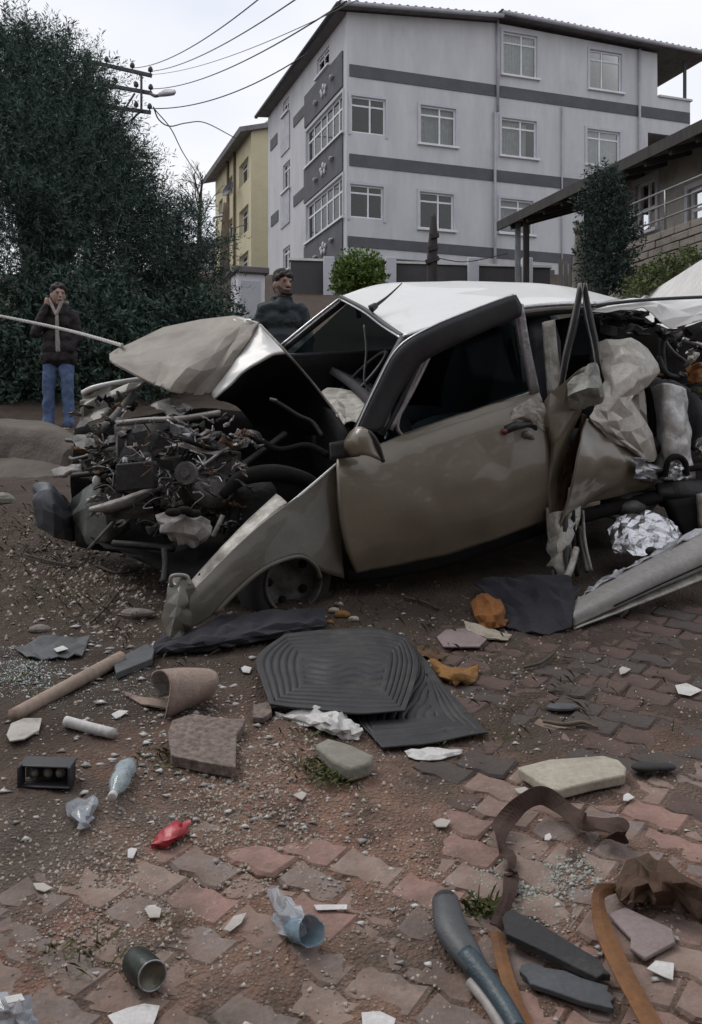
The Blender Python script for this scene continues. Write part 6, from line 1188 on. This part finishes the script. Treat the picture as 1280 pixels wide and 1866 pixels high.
tufts('weeds', 'thin weeds and moss growing between the rubble', [(80, 1090, 50, 160), (150, 1060, 40, 90), (580, 1400, 28, 160), (620, 1420, 24, 90), (880, 1660, 18, 160), (300, 1390, 26, 60), (30, 1240, 40, 60), (140, 1740, 40, 40), (560, 1340, 30, 50), (880, 1350, 40, 40)], m_weed, 4, h=.035)
tufts('dry_litter', 'dry leaf litter and straw on the soil near the bank', [(60, 1000, 60, 160), (140, 960, 60, 140), (40, 960, 50, 120), (100, 930, 60, 100), (220, 1120, 60, 90), (350, 1180, 60, 60), (720, 1120, 90, 120), (1000, 1240, 120, 120)], m_dry, 9, h=.045)
# ================================================================== people
m_skin = mat('skin', (.36, .23, .185), (.29, .175, .14), 14, .55, bump=.1)
m_hair = mat('hair_dark', (.016, .012, .010), (.03, .022, .018), 30, .7, bump=.5, bscale=90)
m_eye = mat('eye', (.02, .015, .012), None, 10, .2)
m_jeans = mat('blue_denim', (.11, .16, .29), (.065, .095, .18), 6, .9, bump=.3, bscale=90)
m_maroon = mat('maroon_jacket', (.016, .010, .011), (.010, .007, .008), 6, .8, bump=.3, bscale=30)
m_hoodie = mat('grey_hoodie', (.34, .30, .28), (.25, .22, .21), 10, .95, bump=.3)
m_shoe = mat('shoe_dark', (.03, .03, .033), None, 8, .6)
m_sole = mat('shoe_white', (.5, .5, .48), None, 8, .7)
m_teal = mat('dark_teal_jacket', (.030, .040, .046), (.020, .027, .032), 6, .75, bump=.35, bscale=30)
def blend(name, parts, m, parent, voxel=.012, it=4, folds=0):
    o = mk(name, *join(parts), m, parent)
    r = o.modifiers.new('remesh', 'REMESH'); r.mode = 'VOXEL'; r.voxel_size = voxel; r.use_smooth_shade = True
    s = o.modifiers.new('smooth', 'SMOOTH'); s.iterations = it; s.factor = .5
    if folds:
        tx = bpy.data.textures.get('cloth_folds') or bpy.data.textures.new('cloth_folds', 'CLOUDS'); tx.noise_scale = .09; tx.noise_depth = 3
        dm = o.modifiers.new('folds', 'DISPLACE'); dm.texture = tx; dm.strength = folds; dm.mid_level = .5; dm.texture_coords = 'LOCAL'
    return o
def person(label, base, H, face, arms, jacket, trousers, hood=False, beard=False, stance=.13, yaw=0.0, head_turn=0.0):
    """arms: per side (shoulder->elbow->wrist) offsets in metres for a 1.75 m body; x right in the picture, y away, z up"""
    k = H / 1.75; Rz = Matrix.Rotation(yaw, 3, 'Z'); B = V(base)
    L = lambda x, y, z: B + Rz @ V((x, y, z)) * k
    t = thing('person', label, 'person', base); cp = lambda a, b, r0, r1: capsule(a, b, r0 * k, r1 * k)
    Rh = Matrix.Rotation(yaw + head_turn, 3, 'Z'); hc = L(0, -.02, 1.615); Hd = lambda x, y, z: hc + Rh @ V((x, y, z)) * k * 1.08
    body = [ellipsoid(hc, (.080 * k, .099 * k, .121 * k), Rh), cp(Hd(0, -.035, -.055), Hd(0, -.045, -.085), .052, .036), cp(Hd(0, -.088, .012), Hd(0, -.108, -.024), .010, .017), cp(L(0, .01, 1.42), L(0, 0, 1.56), .062, .055),
            ellipsoid(Hd(.076, .01, -.01), (.012 * k, .022 * k, .034 * k), Rh), ellipsoid(Hd(-.076, .01, -.01), (.012 * k, .022 * k, .034 * k), Rh), cp(Hd(-.035, -.085, .032), Hd(.035, -.085, .032), .012, .012), cp(Hd(-.02, -.088, -.056), Hd(.02, -.088, -.056), .011, .011),
            cp(L(0, .01, .95), L(0, .02, 1.40), .05, .05)]
    for s in (-1, 1):
        body += [cp(L(s * .09, 0, .92), L(s * stance * .9, 0, .49), .065, .045), cp(L(s * stance * .9, 0, .49), L(s * stance, .02, .08), .045, .035)]
    for s, (sh, el, wr, hand) in arms.items():
        body += [cp(L(*sh), L(*el), .042, .034), cp(L(*el), L(*wr), .034, .024)]
        if hand:
            w0 = V(wr); d = V(hand).normalized(); sd = d.cross(V((0, 1, 0))).normalized(); nn = sd.cross(d); pm = w0 + d * .05
            body.append(cp(L(*w0), L(*(w0 + d * .085)), .026, .03))
            for f in range(4):
                q0 = w0 + d * .08 + sd * (-.027 + .018 * f); q1 = q0 + d * .034 + nn * .012; q2 = q1 + d * .012 + nn * .03; body += [cp(L(*q0), L(*q1), .009, .0085), cp(L(*q1), L(*q2), .0085, .007)]
            t0 = w0 + d * .03 - sd * .03; t1 = t0 + d * .03 - sd * .02 + nn * .012; t2 = t1 + d * .026 + nn * .012; body += [cp(L(*t0), L(*t1), .012, .010), cp(L(*t1), L(*t2), .010, .008)]
    blend('body', body, m_skin, t, .0075, 3)
    for s in (-1, 1): mk('eye', *ellipsoid(Hd(s * .031, -.086, .012), (.011 * k, .007 * k, .007 * k), Rh, 8, 6), m_eye, t)
    hp_ = []
    rg = random.Random(int(H * 1000))
    for _ in range(46):
        a, e = rg.uniform(0, math.tau), rg.uniform(.05, 1.5)
        x, y, z = math.cos(a) * math.cos(e) * .078, math.sin(a) * math.cos(e) * .096, .03 + math.sin(e) * .092
        if y < -.05 and z < .066: continue
        hp_.append(ellipsoid(Hd(x, y, z), (.029 * k,) * 3, None, 7, 5))
    hp_ += [ellipsoid(Hd(0, .018, .050), (.090 * k, .099 * k, .101 * k), Rh), ellipsoid(Hd(0, .05, -.02), (.07 * k, .055 * k, .07 * k), Rh)]
    blend('hair', hp_, m_hair, t, .008, 2)
    if beard: blend('beard', [cp(Hd(-.062, -.03, -.03), Hd(-.04, -.07, -.085), .016, .022), cp(Hd(.062, -.03, -.03), Hd(.04, -.07, -.085), .016, .022), cp(Hd(-.04, -.07, -.085), Hd(.04, -.07, -.085), .024, .024), cp(Hd(-.025, -.096, -.04), Hd(.025, -.096, -.04), .008, .008)], m_hair, t, .007, 2)
    tr = [cp(L(-.07, 0, .93), L(.07, 0, .93), .115, .115), cp(L(0, 0, .98), L(0, 0, .92), .11, .11)]
    for s in (-1, 1): tr += [cp(L(s * .085, 0, .90), L(s * stance * .9, -.01, .49), .105, .075), cp(L(s * stance * .9, -.01, .49), L(s * stance, .02, .09), .075, .068), cp(L(s * stance, .0, .12), L(s * stance, -.01, .08), .07, .075)]
    blend('jeans' if trousers is m_jeans else 'trousers', tr, trousers, t, .012, 4, folds=.035)
    jk = [cp(L(-.10, 0, .87), L(.10, 0, .87), .13, .13), cp(L(-.09, -.01, .98), L(.09, -.01, .98), .122, .122), cp(L(-.08, 0, 1.1), L(.08, 0, 1.1), .108, .108), cp(L(-.10, .01, 1.28), L(.10, .01, 1.28), .104, .104), cp(L(-.155, .01, 1.375), L(0, .015, 1.43), .066, .07), cp(L(.155, .01, 1.375), L(0, .015, 1.43), .066, .07), cp(L(-.05, .02, 1.47), L(.05, .02, 1.47), .06, .06), cp(L(0, -.05, 1.40), L(0, -.02, 1.46), .07, .07)]
    for s, (sh, el, wr, hand) in arms.items(): jk += [cp(L(*sh), L(*el), .073, .06), cp(L(*el), L(*wr), .06, .048)]
    blend('jacket', jk, jacket, t, .012, 4, folds=.04)
    if hood:
        blend('hoodie_front', [cp(L(.012, -.108, 1.36), L(.02, -.115, 1.1), .022, .024), cp(L(.02, -.115, 1.1), L(.03, -.11, .95), .026, .034)], m_hoodie, t, .009, 3)
        blend('hoodie_collar', [cp(L(-.085, -.05, 1.54), L(.005, -.12, 1.37), .024, .018), cp(L(.06, -.075, 1.53), L(.015, -.12, 1.38), .024, .018), cp(L(-.09, .03, 1.53), L(.09, .03, 1.53), .03, .03)], m_hoodie, t, .008, 3)
    else: mk('collar', *tube([L(.075 * math.cos(a), .01 + .07 * math.sin(a), 1.50 + .015 * math.sin(a)) for a in np.linspace(0, math.tau, 17)], .022 * k, 8, n=40), jacket, t)
    for s in (-1, 1):
        sh_ = blend('shoe', [cp(L(s * stance, .05, .045), L(s * (stance + .02), -.13, .035), .045, .04), cp(L(s * stance, .03, .07), L(s * stance, -.02, .07), .045, .04)], m_shoe, t, .009, 2)
        mk('sole', *box(L(s * (stance + .01), -.04, .012), .085 * k, .27 * k, .024 * k, Rz @ V((1, 0, 0)), Rz @ V((0, 1, 0))), m_sole, sh_, smooth=False, bevel=.008)
    return t
p1 = V(((107 - CX) / FPX * 12, 12, G(0, 12)))
person('man in a dark maroon jacket, pale hoodie and blue jeans standing by the shrubs', p1, 1.76, 0, {-1: ((-.17, .0, 1.38), (-.25, -.10, 1.15), (-.13, -.07, 1.47), (.12, .25, 1)), 1: ((.17, .0, 1.38), (.23, .03, 1.12), (.17, -.09, .96), None)}, m_maroon, m_jeans, hood=True, stance=.125, head_turn=.55)
p2 = V(((515 - CX) / FPX * 9.2, 9.2, G(0, 9.2)))
person('bearded man in a dark teal jacket standing behind the bonnet', p2, 1.70, 0, {-1: ((-.175, .0, 1.375), (-.25, .04, 1.11), (-.21, -.1, .90), (0, -.2, -1)), 1: ((.175, .0, 1.375), (.25, .03, 1.11), (.21, -.1, .90), (0, -.2, -1))}, m_teal, mat('dark_trousers', (.02, .02, .024), None, 8, .9), beard=True, yaw=.15, head_turn=.45)
